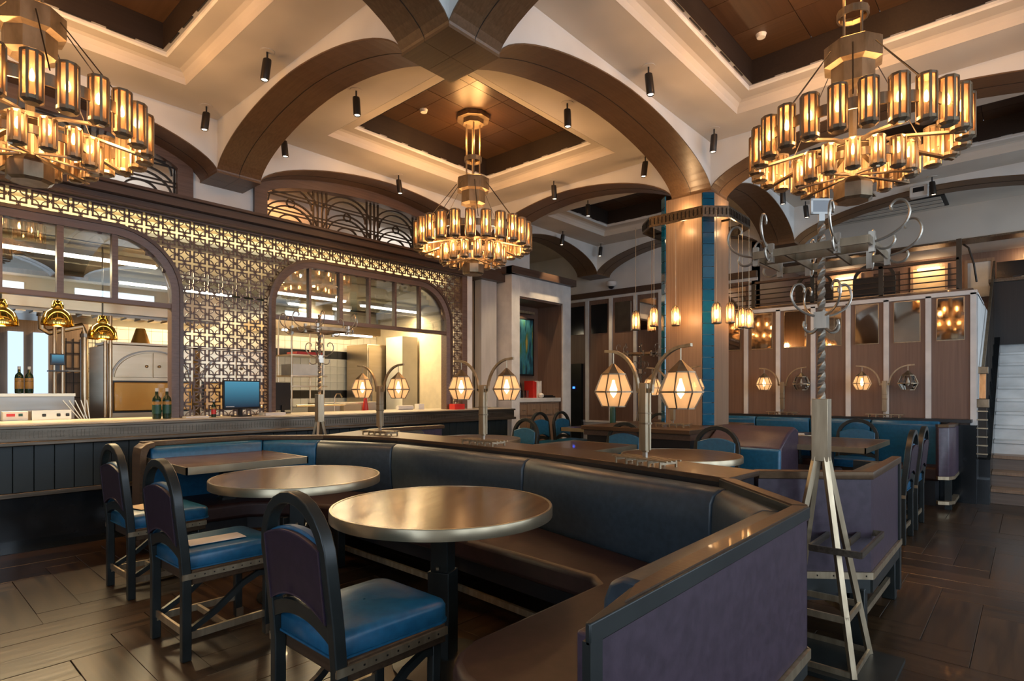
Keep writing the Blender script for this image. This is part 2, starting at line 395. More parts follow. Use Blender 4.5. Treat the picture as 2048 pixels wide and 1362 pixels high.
PZ = bay(-1.06, 2.38, 3.12, 6.2, .676, 4.66, 1.24, 1.04, 'over the left chandelier')
bay(2.82, 6.28, 3.12, 6.2, 4.56, 4.64, 1.24, 1.04, 'over the middle chandelier')
bay(2.82, 6.28, -.82, 2.66, 4.57, .92, 1.24, 1.27, 'over the right chandelier')
bay(6.72, 9.34, 3.12, 6.2, 8.0, 4.66, .82, 1.04, 'in the far bay left of the column')
bay(6.72, 9.34, -.82, 2.66, 8.03, .92, .82, 1.27, 'above the mirrored partition')
bay(-1.06, 2.38, -.82, 2.66, .676, .92, 1.24, 1.27, 'above the camera')
S('ceiling', MB().box(-3.2, -5.1, ZC, -1.06, 6.65, 4.2).box(-1.06, -5.1, ZC, 13.6, -.82, 4.2), M['ceil'], 'plain cream ceiling strip along the street side')
# ---- arched beams
def prof(t): return ZN+(ZA-ZN)*(1-min(1, abs(t))**1.8)**.6
BN = [0]
def beam(axis, a0, a1, b0, b1, lab):
    n = 28; ts = [-cos(pi*i/n) for i in range(n+1)]
    pts = [((a0+a1)/2+(a1-a0)/2*t, prof(t)) for t in ts]
    P = (lambda u, z, t: (u, t, z)) if axis == 'x' else (lambda u, z, t: (t, u, z))
    m = MB()
    for t in (b0, b1):
        vs = []; fs = []
        for u, z in pts: vs += [P(u, z, t), P(u, ZC+.05, t)]
        fs = [(2*i, 2*i+2, 2*i+3, 2*i+1) for i in range(n)]
        m.add(vs, fs)
    o = S('ceiling_beam', m, M['white'], lab, recalc=True)
    s = MB(); vs = []
    for u, z in pts: vs += [P(u, z, b0-.006), P(u, z, b1+.006), P(u, z+.012, b1+.006), P(u, z+.012, b0-.006)]
    fs = []
    for i in range(n):
        for k in range(4): fs.append((4*i+k, 4*i+(k+1) % 4, 4*i+4+(k+1) % 4, 4*i+4+k))
    s.add(vs, fs); s.build('veneer_soffit', M['veneer_x'] if axis == 'x' else M['veneer_y'], o, smooth=False)
    j = MB(); mid = (b0+b1)/2      # shallow joint line down the middle of the soffit
    j.sweep([P(u, z-.001, mid) for u, z in pts], P(0, 0, 1), .004, .004); j.build('joint_line', M['dark'], o)
    return o
NX = ((-1.5, -1.06), (2.38, 2.82), (6.28, 6.72), (9.34, 9.78)); NY = ((-1.27, -.82), (2.66, 3.12), (6.2, 6.65))
bn = {0: 'behind the left chandelier', 1: 'over the middle of the room', 2: 'in line with the tiled column', 3: 'along the back wall'}
bm_ = {0: 'on the street side', 1: 'through the centre hub', 2: 'against the kitchen wall'}
for j, (y0, y1) in enumerate(NY):
    for i in range(3):
        beam('x', NX[i][1], NX[i+1][0], y0, y1, 'arched beam with brown veneer soffit running %s, %s' % (bm_[j], ('left of the hub line', 'between the hub and the column line', 'beyond the column line')[i]))
for i, (x0, x1) in enumerate(NX):
    for j in range(2):
        beam('y', NY[j][1], NY[j+1][0], x0, x1, 'arched cross beam with brown veneer soffit %s, %s' % (bn[i], ('on the near side', 'on the kitchen side')[j]))
for i, (x0, x1) in enumerate(NX):
    for j, (y0, y1) in enumerate(NY):
        o = S('ceiling_hub', MB().box(x0-.004, y0-.004, ZN+.012, x1+.004, y1+.004, ZC+.05), M['white'], 'square hub where arched beams meet, %s, %s' % (bn[i], bm_[j]))
        k = MB(); xm, ym = (x0+x1)/2, (y0+y1)/2
        for (a, b, c, d) in ((x0-.008, y0-.008, xm, ym), (xm, y0-.008, x1+.008, ym), (x0-.008, ym, xm, y1+.008), (xm, ym, x1+.008, y1+.008)):
            MB().box(a+.0015, b+.0015, ZN-.006, c-.0015, d-.0015, ZN+.014).build('veneer_panel', M['veneer_y'], o)
# ---- column
cx0, cx1, cy0, cy1, ch = 6.28, 6.90, 2.66, 3.30, .10
body = MB().prism([(cx0+ch+.02, cy0+.02), (cx1-ch, cy0+.02), (cx1-.02, cy0+ch), (cx1-.02, cy1-ch), (cx1-ch, cy1-.02), (cx0+ch+.02, cy1-.02), (cx0+.02, cy1-ch), (cx0+.02, cy0+ch+.02)], 0, ZN)
colm = S('column', body, M['grout'], 'square structural column clad in wood with teal tile corners')
for nm, bx in (('wood_panel', (cx0, cy0+ch, .0, cx0+.03, cy1-ch, ZN)), ('wood_panel', (cx0+ch, cy0, .0, cx1-ch, cy0+.03, ZN)),
               ('wood_panel', (cx1-.03, cy0+ch, 0, cx1, cy1-ch, ZN)), ('wood_panel', (cx0+ch, cy1-.03, 0, cx1-ch, cy1, ZN))):
    MB().box(*bx).build(nm, M['veneer_z'], colm, bevel=.003)
tl = MB().box(-.066, -.008, 0, .066, .008, .121).mesh('tile', M['teal'])
z = .91
while z < 3.5:
    inst('tile', tl, colm, (cx0+ch/2-.004, cy0+ch/2-.004, z), (0, 0, -pi/4))
    inst('tile', tl, colm, (cx0+ch/2-.004, cy1-ch/2+.004, z), (0, 0, pi/4))
    z += .128
# ---- walls
S('wall_left', MB().box(-3.2, YW, 3.25, 7.0, YW+.12, ZC+.1), M['white'], 'white plaster wall above the kitchen screen') if False else None
S('wall_behind', MB().box(-3.3, -5.1, 0, -3.2, -1.0, 4.2).box(-3.3, 1.4, 0, -3.2, 10.2, 4.2).box(-3.3, -1.0, 3.2, -3.2, 1.4, 4.2).box(-3.3, -1.0, 0, -3.2, 1.4, .6), M['white'], 'white wall behind the camera')
wm = MB(); xs = [-3.3]
for x in (-1.2, 1.6, 4.4, 7.2, 10.0):
    wm.box(xs[-1], -5.2, 0, x-.95, -5.1, 4.2); wm.box(x-.95, -5.2, 0, x+.95, -5.1, .6); wm.box(x-.95, -5.2, 3.95, x+.95, -5.1, 4.2); xs.append(x+.95)
wm.box(xs[-1], -5.2, 0, 13.7, -5.1, 4.2)
S('wall_street', wm, M['panelwood'], 'street wall with five tall windows')
for i, x in enumerate((-1.2, 1.6, 4.4, 7.2, 10.0)):
    wf = MB()
    for u in (-.92, -.3, .3, .92): wf.box(x+u-.03, -5.16, .6, x+u+.03, -5.1, 3.95)
    for z in (.63, 1.75, 2.85, 3.92): wf.box(x-.95, -5.16, z-.03, x+.95, -5.1, z+.03)
    S('window_%d' % (i+1), wf, M['chain'], 'tall mullioned street window, ' + ('nearest the left corner', 'second from the left corner', 'middle one of the row', 'second from the right end', 'at the right end')[i])
S('wall_right', MB().box(13.6, -5.2, 0, 13.7, 10.2, 4.2), M['panelwood'], 'far end wall of the upper dining level')
S('wall_kitchen_end', MB().box(-3.3, 10.2, 0, 13.7, 10.3, 4.2), M['kwall'], 'end wall behind the kitchen')
# wall above the screen with the two arched grille openings (built as pieces round each opening)
def arch_top(x0, x1, zb, zt, n=24, e1=1.8, e2=.5):
    return [((x0+x1)/2+(x1-x0)/2*t, zb+(zt-zb)*(1-min(1, abs(t))**e1)**e2) for t in [-cos(pi*i/n) for i in range(n+1)]]
ZB = 3.27
wl = MB()
openings = [(-.93, 2.22), (3.02, 6.14)]
xprev = -3.2
for (x0, x1) in openings:
    wl.box(xprev, YW, 3.12, x0, YW+.12, ZC+.1)
    pts = arch_top(x0, x1, 3.62, 3.93)
    for (u0, z0), (u1, z1) in zip(pts, pts[1:]):
        wl.add([(u0, YW, z0), (u1, YW, z1), (u1, YW, ZC+.1), (u0, YW, ZC+.1), (u0, YW+.12, z0), (u1, YW+.12, z1), (u1, YW+.12, ZC+.1), (u0, YW+.12, ZC+.1)],
               [(0, 1, 2, 3), (4, 7, 6, 5), (0, 4, 5, 1)])
    xprev = x1
wl.box(xprev, YW, 3.12, 7.05, YW+.12, ZC+.1)
S('wall_left', wl, M['white'], 'white plaster wall above the kitchen screen', recalc=False)
# kitchen ceiling / room above
S('ceiling', MB().box(-3.2, 6.8, 2.90, 7.0, 10.2, 2.94), M['kceil'], 'low kitchen ceiling behind the screen')
S('ceiling', MB().box(-3.2, YW, ZC+.05, 13.6, 10.2, 4.2), M['ceil'], 'ceiling over the kitchen and corridor')
# corridor / portal
S('wall_back', MB().box(9.8, 3.35, 0, 9.9, 10.2, 4.2), M['white'], 'white back wall above the tall panels')
S('wall_corridor', MB().box(7.0, 7.4, 0, 7.1, 10.2, 4.2), M['white'], 'corridor wall beside the kitchen')

# ---- kitchen grille windows
def grille(x0, x1, lab):
    g = thing('arched_grille', lab, 'grille', ((x0+x1)/2, YW+.03, ZB)); W = (x1-x0)/2; h = lambda x: (3.62-ZB)+.31*(1-min(1, abs(x/W))**1.8)**.5
    pts = [(-W, 0), (-W, 3.62-ZB)]+[(u-(x0+x1)/2, z-ZB) for u, z in arch_top(x0, x1, 3.62, 3.93)][1:-1]+[(W, 3.62-ZB), (W, 0)]
    f = MB().sweep([(u, 0, z) for u, z in pts], (0, 1, 0), .14, .15)
    f.box(-W, -.07, -.03, W, .07, .06); f.build('frame', M['brownframe'], g, bevel=0)
    bars = MB()
    n = 4; cw = 2*W/n
    hh = lambda x: h(x)-.08
    for i in range(n+1):
        for dx in (-.09, -.03, .03, .09):
            x = -W+i*cw+dx
            if abs(x) < W-.08 and hh(x) > .1: bars.box(x-.009, -.012, .03, x+.009, .012, hh(x))
    bars.build('upright_bars', M['chain'], g)
    for z in (.16, .20, .36, .40):
        xm = W-.07
        while xm > 0 and hh(xm) < z: xm -= .02
        MB().box(-xm, -.01, z-.007, xm, .01, z+.007).build('cross_bar', M['chain'], g)
    for i in range(n):
        c = -W+(i+.5)*cw
        for r, zz in ((.36, .03), (.29, .03), (.36, .27), (.28, .27), (.16, .03)):
            path = [(c+r*cos(a), 0, zz+r*.8*sin(a)) for a in [pi*k/14 for k in range(15)]]
            path = [p for p in path if abs(p[0]) < W-.07 and p[2] < hh(p[0])]
            if len(path) > 2: MB().sweep(path, (0, 1, 0), .022, .018).build('arc_bar', M['chain'], g)
        MB().sweep([(c+.05*cos(a), 0, .30+.05*sin(a)) for a in [2*pi*k/12 for k in range(12)]], (0, 1, 0), .022, .014, True).build('ring', M['chain'], g)
    return g
grille(-.93, 2.22, 'arched metal grille window behind the left chandelier')
grille(3.02, 6.14, 'arched metal grille window over the second kitchen arch')
S('wall_grille_back', MB().box(-3.1, 7.5, 2.9, 7.0, 7.55, ZC+.05), M['white'], 'pale service wall seen through the arched grilles')
area('service_light', (3.4, 7.3, 3.85), (0, 0, 0), 1.2, .1, 6, (1, .40, .12)); area('service_light', (5.6, 7.2, 3.85), (0, 0, 0), 1.0, .2, 4, (1, .9, .8)); area('service_light', (1.2, 7.2, 3.85), (0, 0, 0), 2.0, .2, 6, (1, .95, .9))
# ---- cornice
c = MB().box(-3.2, 6.40, 3.16, 6.26, YW+.02, 3.24).box(-3.2, 6.36, 3.24, 6.26, YW+.02, 3.27).box(-3.2, 6.47, 3.10, 6.26, YW+.02, 3.16).box(-3.2, 6.44, 3.075, 6.26, YW+.02, 3.10)
S('trim_1', c, M['cornice'], 'dark brown stepped cornice over the lattice screen', bevel=.004)

# ================================================================ KITCHEN SCREEN
YS = 6.56
A = [(-.66, 2.14), (3.06, 5.86)]           # arch outer edges
AZ, AR, AB = 2.88, .60, 1.02
def archpath(x0, x1, off):
    x0 += off; x1 -= off; zt = AZ-off; r = AR-off; n = 10
    return [(x0, AB), (x0, zt-r)]+arc(x0+r, zt-r, r, pi, pi/2, n)[1:]+arc(x1-r, zt-r, r, pi/2, 0, n)+[(x1, AB)]
scr = thing('lattice_screen', 'brown openwork lattice screen above and between the kitchen arches', 'screen', (0, 0, 0))
def motif():
    m = MB(); P = .1475; a = .054; t = .0068; y = .009
    for (p, q) in (((-a, -a), (a, -a)), ((a, -a), (a, a)), ((a, a), (-a, a)), ((-a, a), (-a, -a))):
        m.box(min(p[0], q[0])-t, -y, min(p[1], q[1])-t, max(p[0], q[0])+t, y, max(p[1], q[1])+t)
    for sx in (-1, 1):
        for sz in (-1, 1):
            c_ = (sx*a, sz*a); st = atan2(-sz, -sx)
            pth = [(c_[0]+.046*cos(st+d), 0, c_[1]+.046*sin(st+d)) for d in (-pi/4, -pi/12, pi/12, pi/4)]
            m.sweep(pth, (0, 1, 0), 2*y, .007)
    h = P/2
    for dx, dz in ((1, 0), (-1, 0), (0, 1), (0, -1)):
        if dx: m.box(min(dx*a, dx*h), -y, -.005, max(dx*a, dx*h), y, .005); m.box(dx*.066-.004, -y, -.016, dx*.066+.004, y, .016)
        else: m.box(-.005, -y, min(dz*a, dz*h), .005, y, max(dz*a, dz*h)); m.box(-.016, -y, dz*.066-.004, .016, y, dz*.066+.004)
    return m.mesh('lattice_tile', M['brownframe'])
mo = motif(); P = .1475; nt_ = 0; extra = MB(); tiles = []
def inside(x, z, mg):
    for x0, x1 in A:
        a, b, zt, r = x0+mg, x1-mg, AZ-mg, max(AR-mg, .05)
        if a < x < b and z < zt:
            if z > zt-r and (x < a+r or x > b-r):
                cx = a+r if x < a+r else b-r
                if hypot(x-cx, z-(zt-r)) < r: return True
            else: return True
    return False
ncol = int((6.1-(-2.8))/P)
for i in range(ncol):
    x = 6.10-P/2-i*P
    for j in range(14):
        z = 3.075-P/2-j*P
        if z < AB+.05 or inside(x, z, .045): continue
        if x > 5.95 and False: continue
        tiles.append((x, z))
tiles.sort(key=lambda t: -t[0])
for k, (x, z) in enumerate(tiles):
    if x < .2 or k >= 290: continue
    inst('lattice_tile', mo, scr, (x, YS, z))
S('trim_2', MB().box(6.10, YS-.05, 1.0, 6.20, YW+.05, 3.12).box(-3.2, YS-.05, 3.06, 6.1, YS+.05, 3.1), M['brownframe'], 'brown edge post closing the lattice screen')
S('trim_3', MB().box(6.20, YS-.06, 1.0, 6.30, YW+.06, 3.10), M['trimwhite'], 'narrow white post at the end of the lattice screen')
bh = MB().box(-3.2, 6.62, 3.07, 6.1, 6.88, 3.1); x = -3.2
def arch_z(x):
    for x0, x1 in A:
        if x0 < x < x1:
            r = AR; cx = x0+r if x < x0+r else (x1-r if x > x1-r else None)
            return AZ+.01 if cx is None else (AZ-r)+sqrt(max(0, r*r-(x-cx)**2))+.01
    return 2.60
while x < 6.09:
    bh.box(x, 6.86, max(arch_z(x+.03), 2.60), x+.06, 6.88, 3.08); x += .06
S('wall_bulkhead', bh, M['cream'], 'cream bulkhead lit behind the lattice')
for k, (x0, x1) in enumerate(A):
    a = thing('kitchen_window_arch', ('round-cornered brown frame of the left kitchen opening, over the copper oven', 'round-cornered brown frame of the kitchen opening with four narrow panes')[k], 'window frame', (0, 0, 0))
    f = MB(); po = archpath(x0, x1, 0); pi_ = archpath(x0, x1, .085)
    n = len(po); vs = []
    for (u, z), (u2, z2) in zip(po, pi_): vs += [(u, YS-.07, z), (u2, YS-.05, z2), (u2, YS+.07, z2), (u, YS+.07, z)]
    f.add(vs, [(4*i+q, 4*i+(q+1) % 4, 4*i+4+(q+1) % 4, 4*i+4+q) for i in range(n-1) for q in range(4)])
    f.build('frame', M['brownframe'], a, smooth=True)
    e = MB(); vs = []
    for (u, z), (u2, z2) in zip(archpath(x0, x1, -.015), archpath(x0, x1, .018)): vs += [(u, YS-.085, z), (u2, YS-.085, z2), (u2, YS-.05, z2), (u, YS-.05, z)]
    e.add(vs, [(4*i+q, 4*i+(q+1) % 4, 4*i+4+(q+1) % 4, 4*i+4+q) for i in range(n-1) for q in range(4)])
    e.build('moulding', M['cornice'], a)
    MB().box(x0+.07, YS-.04, 2.135, x1-.07, YS+.04, 2.185).build('transom', M['brownframe'], a, bevel=.003)
    mu = (( -.1, .35, .73, 1.15, 1.57), (3.585, 4.01, 4.435, 4.857, 5.288))[k]
    wd = ((.05,)*5, (.03, .05, .03, .03, .03))[k]
    for x, b in zip(mu, wd):
        MB().box(x-b/2, YS-.035, 2.18, x+b/2, YS+.035, AZ-.08).build('mullion', M['brownframe'], a)
    xs = [x0+.07]+list(mu)+[x1-.07]
    for p, q in zip(xs, xs[1:]):
        pts = [(p, 2.16), (q, 2.16)]
        top = []
        for t in range(7):
            u = q+(p-q)*t/6; zt = AZ-.08
            r = AR-.08; aa, bb = x0+.08, x1-.08
            cxx = aa+r if u < aa+r else (bb-r if u > bb-r else None)
            if cxx is not None: zt = (AZ-.08-r)+sqrt(max(0, r*r-(u-cxx)**2))
            top.append((u, max(zt, 2.17)))
        MB().vprism(pts+top, YS-.004, YS+.004).build('glass_pane', M['glass'], a)

# ================================================================ BAR
bar = thing('bar_counter', 'long kitchen bar counter with dark green board front and bronze fascia', 'counter', (0, 0, 0))
BX1 = 6.86
MB().box(-3.1, 6.17, .985, BX1, 6.95, 1.02).build('worktop', M['counter'], bar, bevel=.004)
MB().box(-3.1, 6.14, .865, BX1, 6.16, 1.0).box(BX1, 6.14, .865, BX1+.02, 6.9, 1.0).build('fascia', M['bronze'], bar)
MB().box(-3.1, 6.115, .985, BX1+.03, 6.175, 1.012).build('top_moulding', M['bronze'], bar, bevel=.005)
MB().box(-3.1, 6.10, .845, BX1+.03, 6.165, .882).build('lower_moulding', M['bronze'], bar, bevel=.008)
em = MB()
for i in range(44):
    x = .62+i*.145; 
    if x > 6.7: break
    for dx in (-.055, -.03, 0, .03, .055): em.box(x+dx-.003, 6.136, .905, x+dx+.003, 6.142, .965)
    em.box(x-.055, 6.136, .903, x+.055, 6.142, .909); em.box(x-.055, 6.136, .961, x+.055, 6.142, .967)
em.build('fascia_relief', M['bronze'], bar)['kind'] = 'stuff'
MB().box(-3.1, 6.24, .45, BX1-.03, 6.9, .86).build('carcass', M['black'], bar)
for i in range(72):
    x = BX1-.05-(i+1)*.137
    if x < -3.0: break
    MB().box(x+.002, 6.215, .455, x+.135, 6.24, .86).build('board', M['darkgreen'], bar, bevel=.002, seg=1)
MB().box(-3.1, 6.19, .415, BX1-.03, 6.25, .455).build('foot_moulding', M['bronze'], bar, bevel=.004)
MB().box(-3.1, 6.26, 0, BX1-.05, 6.9, .42).build('stone_base', M['blackstone'], bar)
S('floor_stone_strip', MB().box(-3.1, 6.02, -.012, BX1+.1, 6.3, .003), M['blackstone'], 'black stone strip on the floor along the bar')
# end of bar items + mirror + distressed column + portal
S('wall_mirror_bay', MB().box(6.30, 6.78, 1.0, 7.0, 6.80, 3.1), M['mirror'], 'tall mirror strip beside the lattice screen')
o = S('column', MB().box(6.62, 6.62, 1.03, 6.98, 6.77, 3.10), M['clay'], 'distressed whitewashed pillar beside the white portal')
S('trim_4', MB().box(6.26, 6.5, 3.10, 7.06, YW+.16, 3.27).box(6.98, 6.28, 3.22, 7.12, 6.9, 3.34).box(6.98, 6.26, 3.22, 8.75, 6.40, 3.34), M['cornice'], 'brown crown strip over the white portal')
po = MB(); X0, X1, YF, ZT = 7.06, 8.70, 6.35, 3.22
po.box(X0, YF, 0, X0+.20, 7.4, ZT).box(X1-.24, YF, 0, X1, 7.4, ZT).box(X0+.2, YF, 2.88, X1-.24, 7.4, ZT)
pt = S('portal', po, M['trimwhite'], 'white boxed portal framing the recessed service nook', bevel=.004)
S('wall_nook', MB().box(X0+.2, 6.93, 0, X1-.24, 6.97, 2.88).box(X1-.26, YF+.03, 0, X1-.238, 6.93, 2.88).box(X0+.19, YF+.03, 0, X0+.212, 6.93, 2.88).box(X0+.2, YF+.03, 2.85, X1-.24, 6.93, 2.9), M['panelwood'], 'brown panelled lining of the service nook')
S('wall_above_portal', MB().box(7.0, 6.55, 3.30, 7.75, 7.4, ZC+.1), M['white'], 'white wall block above the portal')
pa = thing('painting', 'tall blue and green painting hung in the service nook', 'painting', (7.90, 6.91, 2.1))
MB().box(-.34, -.02, -.5, .34, .02, .5).build('canvas', M['painting'], pa)
MB().box(-.37, -.03, -.53, -.34, .02, .53).box(.34, -.03, -.53, .37, .02, .53).box(-.37, -.03, .5, .37, .02, .53).box(-.37, -.03, -.53, .37, .02, -.5).build('frame', M['black'], pa)
pl = thing('picture_light', 'slim brass picture light above the painting in the nook', 'lamp', (7.95, 6.82, 2.72))
MB().box(-.25, -.02, -.02, .25, .02, .02).build('bar', M['brass'], pl); MB().box(-.02, -.02, 0, .02, .11, .012).build('arm', M['brass'], pl)
spot('picture_spot', (7.97, 6.78, 2.69), (7.97, 6.93, 2.3), 4, WARM, 120)
cb = thing('service_cabinet', 'wooden service cabinet with pale marble top in the nook', 'cabinet', (7.84, 6.60, 0))
MB().box(-.56, -.2, 0, .56, .24, 1.1).build('body', M['veneer_z'], cb, bevel=.005)
MB().box(-.58, -.23, 1.1, .58, .24, 1.17).build('marble_top', M['marble'], cb, bevel=.005)
for x0, x1 in ((-.53, -.38), (-.34, -.02), (.02, .34), (.38, .53)):
    d = MB().box(x0, -.218, .88, x1, -.2, 1.06).build('drawer', M['veneer_z'], cb, bevel=.004)
    MB().tube([((x0+x1)/2-.03, -.235, .97), ((x0+x1)/2+.03, -.235, .97)], .007, 6).build('pull', M['brass'], d)
for x0, x1 in ((-.34, -.01), (.01, .34)):
    MB().box(x0, -.215, .06, x1, -.2, .84).build('door', M['veneer_z'], cb, bevel=.004)
tag(MB().vprism([(7.32, 1.17), (7.72, 1.17), (7.66, 1.42), (7.58, 1.50), (7.42, 1.50), (7.32, 1.44)], 6.66, 6.76).build('order_terminal', M['black'], bevel=.01), 'rounded black terminal back standing on the service cabinet', 'terminal')
def on_cab(name, mb, mat, label, cat, grp=None): return tag(mb.build(name, mat), label, cat, grp)
for i in range(7):
    x = 7.78+i*.036; on_cab('menu_folder', MB().box(x, 6.50, 1.17, x+.026, 6.70, 1.17+.30-.01*(i % 3)), M['red'] if i < 3 else M['paper'],
        ('red menu folder standing on the service cabinet, %s of three' % ('leftmost', 'middle', 'rightmost')[i]) if i < 3 else ('white menu folder on the service cabinet, %s of four' % ('leftmost', 'second', 'third', 'rightmost')[i-3]), 'folder', 'menu folders on the service cabinet')
on_cab('sugar_bowl', MB().lathe([(.02, 1.17), (.05, 1.19), (.055, 1.22), (.04, 1.245), (.015, 1.255)], 12, (7.93, 6.44)), M['paper'], 'small round white bowl on the service cabinet top', 'bowl')
on_cab('folded_cloth', MB().box(8.02, 6.42, 1.17, 8.32, 6.6, 1.20).box(8.05, 6.44, 1.2, 8.28, 6.58, 1.215), M['black'], 'dark folded cloth lying at the right of the cabinet top', 'cloth')
for i in range(3): on_cab('water_glass', MB().lathe([(.026, 1.17), (.032, 1.30), (.028, 1.30), (.022, 1.18)], 10, (7.40+i*.085, 6.46)), M['clearglass'], 'clear water glass on the cabinet, %s of three' % ('leftmost', 'middle', 'rightmost')[i], 'glass', 'glasses on the service cabinet')
# ---- tall panels of the back wall
bw = thing('panelled_wall', 'tall brown back wall panels with dark glass tops and white stiles', 'wall panelling', (9.8, 0, 0), 0, None, 'structure')
ys = [7.25, 6.72, 6.16, 5.614, 5.09, 4.55, 4.0, 3.45]
MB().box(-.03, 3.35, 3.12, .0, 8.3, 3.17).build('top_rail', M['trimwhite'], bw)
MB().box(-.07, 3.35, 3.17, 0, 8.3, 3.28).build('cap_moulding', M['cornice'], bw, bevel=.005)
MB().box(-.03, 3.35, .66, 0, 8.3, .70).build('bottom_rail', M['trimwhite'], bw)
for a, b in zip(ys, ys[1:]):
    MB().box(-.05, a-.035, .66, 0, a+.035, 3.14).build('stile', M['trimwhite'], bw)
    MB().box(-.012, b+.035, .70, 0, a-.035, 3.12).build('wood_panel', M['panelwood'], bw)
    MB().box(-.022, b+.09, 2.45, -.012, a-.09, 3.03).build('dark_pane', M['mirror'] if b < 5.7 else M['blackstone'], bw)
do = S('door_1', MB().box(9.70, 6.82, 0, 9.78, 7.25, 1.85), M['blackstone'], 'black door with a blue light beside the portal')
tag(MB().box(9.68, 6.98, 1.34, 9.70, 7.02, 1.38).build('indicator_light', M['led']), 'small blue indicator light glowing on the black door', 'light')
dc = thing('dome_camera', 'white dome security camera above the back panels', 'camera', (9.72, 6.12, 3.32))
MB().lathe([(.07, .02), (.10, .05), (.10, .11), (.07, .13)], 14).build('housing', M['trimwhite'], dc, smooth=True); MB().sphere((0, 0, .03), .06, 10, 6).build('dome', M['black'], dc, smooth=True)

# ================================================================ PARTITION + MEZZANINE
PX_ = 8.6
pr = thing('panelled_partition', 'partition of brown panels with antique mirrors and white stiles by the stairs', 'wall panelling', (PX_, 0, 0), 0, None, 'structure')
MB().box(0, .48, 0, .1, 3.9, 2.46).build('core', M['panelwood'], pr)
MB().box(-.02, .46, 2.42, 1.3, .50, 2.46).build('top_edge', M['trimwhite'], pr)
MB().box(-.03, .46, 2.42, .02, 3.9, 2.47).build('top_rail', M['trimwhite'], pr)
MB().box(.1, .46, 0, 5.0, .50, 2.44).build('side_panel', M['trimwhite'], pr)
ps = [.495, .923, 1.357, 1.781, 2.202, 2.655, 3.102, 3.54]
for y in ps: MB().box(-.03, y-.028, .9, .0, y+.028, 2.44).build('stile', M['trimwhite'], pr)
for a, b in zip(ps, ps[1:]):
    MB().box(-.008, a+.028, .9, 0, b-.028, 2.43).build('wood_panel', M['panelwood'], pr)
    f = MB(); y0, y1 = a+.085, b-.085
    ty, tz = {2: (-.016, .055), 3: (-.0, .03), 4: (0, .03), 5: (.05, .053), 6: (.05, .053), 0: (-.016, .055), 1: (.0, .02)}.get(ps.index(a), (0, .03))
    f.box(-.002, -(y1-y0)/2, -.2475, .002, (y1-y0)/2, .2475); mp_ = f.build('mirror_pane', M['mirror'], pr); mp_.location = (-.022, (y0+y1)/2, 2.1525); mp_.rotation_euler = (0, tz, -ty)
    MB().box(-.018, y0-.006, 1.895, -.008, y0+.006, 2.41).box(-.018, y1-.006, 1.895, -.008, y1+.006, 2.41).box(-.018, y0, 1.895, -.008, y1, 1.907).box(-.018, y0, 2.398, -.008, y1, 2.41).build('bead', M['brass'], pr)
S('wall_return', MB().box(8.6, 3.35, 0, 9.8, 3.45, 2.46), M['white'], 'wall return behind the tiled column')
S('floor_upper', MB().box(8.62, .5, 2.44, 13.6, 3.45, 2.5).box(11.9, -5.1, 2.0, 13.6, .5, 2.06), M['tablewood2'], 'floor of the raised dining level')
S('wall_upper_side', MB().box(9.8, 3.35, 2.46, 13.6, 3.45, 4.1), M['panelwood'], 'side wall of the raised dining level')
# upper back wall with lit niches
S('wall_upper_back', MB().box(12.1, -5.1, 0, 12.2, 3.4, 3.55), M['panelwood'], 'brown back wall of the raised dining level')
S('ceiling', MB().box(9.78, -.2, ZC, 13.6, 3.45, 4.2).box(9.78, -5.1, ZC, 13.6, -.2, 4.2), M['ceil'], 'pale ceiling over the raised dining level')
S('trim_5', MB().box(10.9, -5.1, 3.55, 12.15, 3.4, ZC+.02), M['ceil'], 'lowered pale bulkhead over the raised dining level')
S('trim_6', MB().box(10.88, -5.1, 3.53, 11.2, 3.4, 3.56), M['bronze'], 'shiny bronze strip under the upper bulkhead')
lv = thing('ceiling_vent', 'dark louvred ceiling slot over the raised dining level', 'vent', (10.4, 2.0, ZC-.02))
MB().box(-.3, -1.1, 0, .3, .9, .02).build('recess', M['dark'], lv)
for i in range(3): MB().box(-.27+i*.19, -1.05, -.012, -.15+i*.19, .85, .0).build('blade', M['ceil'], lv)
upl = [(-.05, .10, 'plain'), (.62, .15, 'notice'), (1.29, .22, 'lit'), (1.90, .2, 'plain'), (2.55, .22, 'lit2'), (3.1, .15, 'plain')]
for i, (y, hw, kd) in enumerate(upl):
    t = thing('wall_picture', {'plain': ('unlit framed panel at the right end of the upper wall', 'unlit framed panel between the two glowing upper pictures', 'unlit framed panel near the left end of the upper wall')[(0, 0, 0, 1, 1, 2)[i]],
        'notice': 'pale notice sheet framed on the upper wall', 'lit': 'glowing orange picture in the upper wall behind the right of the railing', 'lit2': 'glowing orange picture in the upper wall behind the railing middle'}[kd], 'picture', (12.08, y, 3.12))
    MB().box(-.03, -hw-.04, -.30, 0, -hw, .32).box(-.03, hw, -.30, 0, hw+.04, .32).box(-.03, -hw, .27, 0, hw, .32).build('frame', M['panelwood'] if kd == 'plain' else M['veneer_z'], t)
    MB().box(-.012, -hw, -.30, 0, hw, .27).build('sheet', M['cornice'] if kd == 'plain' else (M['paper'] if kd == 'notice' else M['card']), t)
    if kd.startswith('lit'):
        MB().box(-.07, -hw*.7, .235, -.03, hw*.7, .262).build('lamp_strip', M['spotglow'], t)
        area('niche_light', (11.86, y, 3.45), (0, -radians(38), 0), .05, hw*1.4, 3.0, WARM)
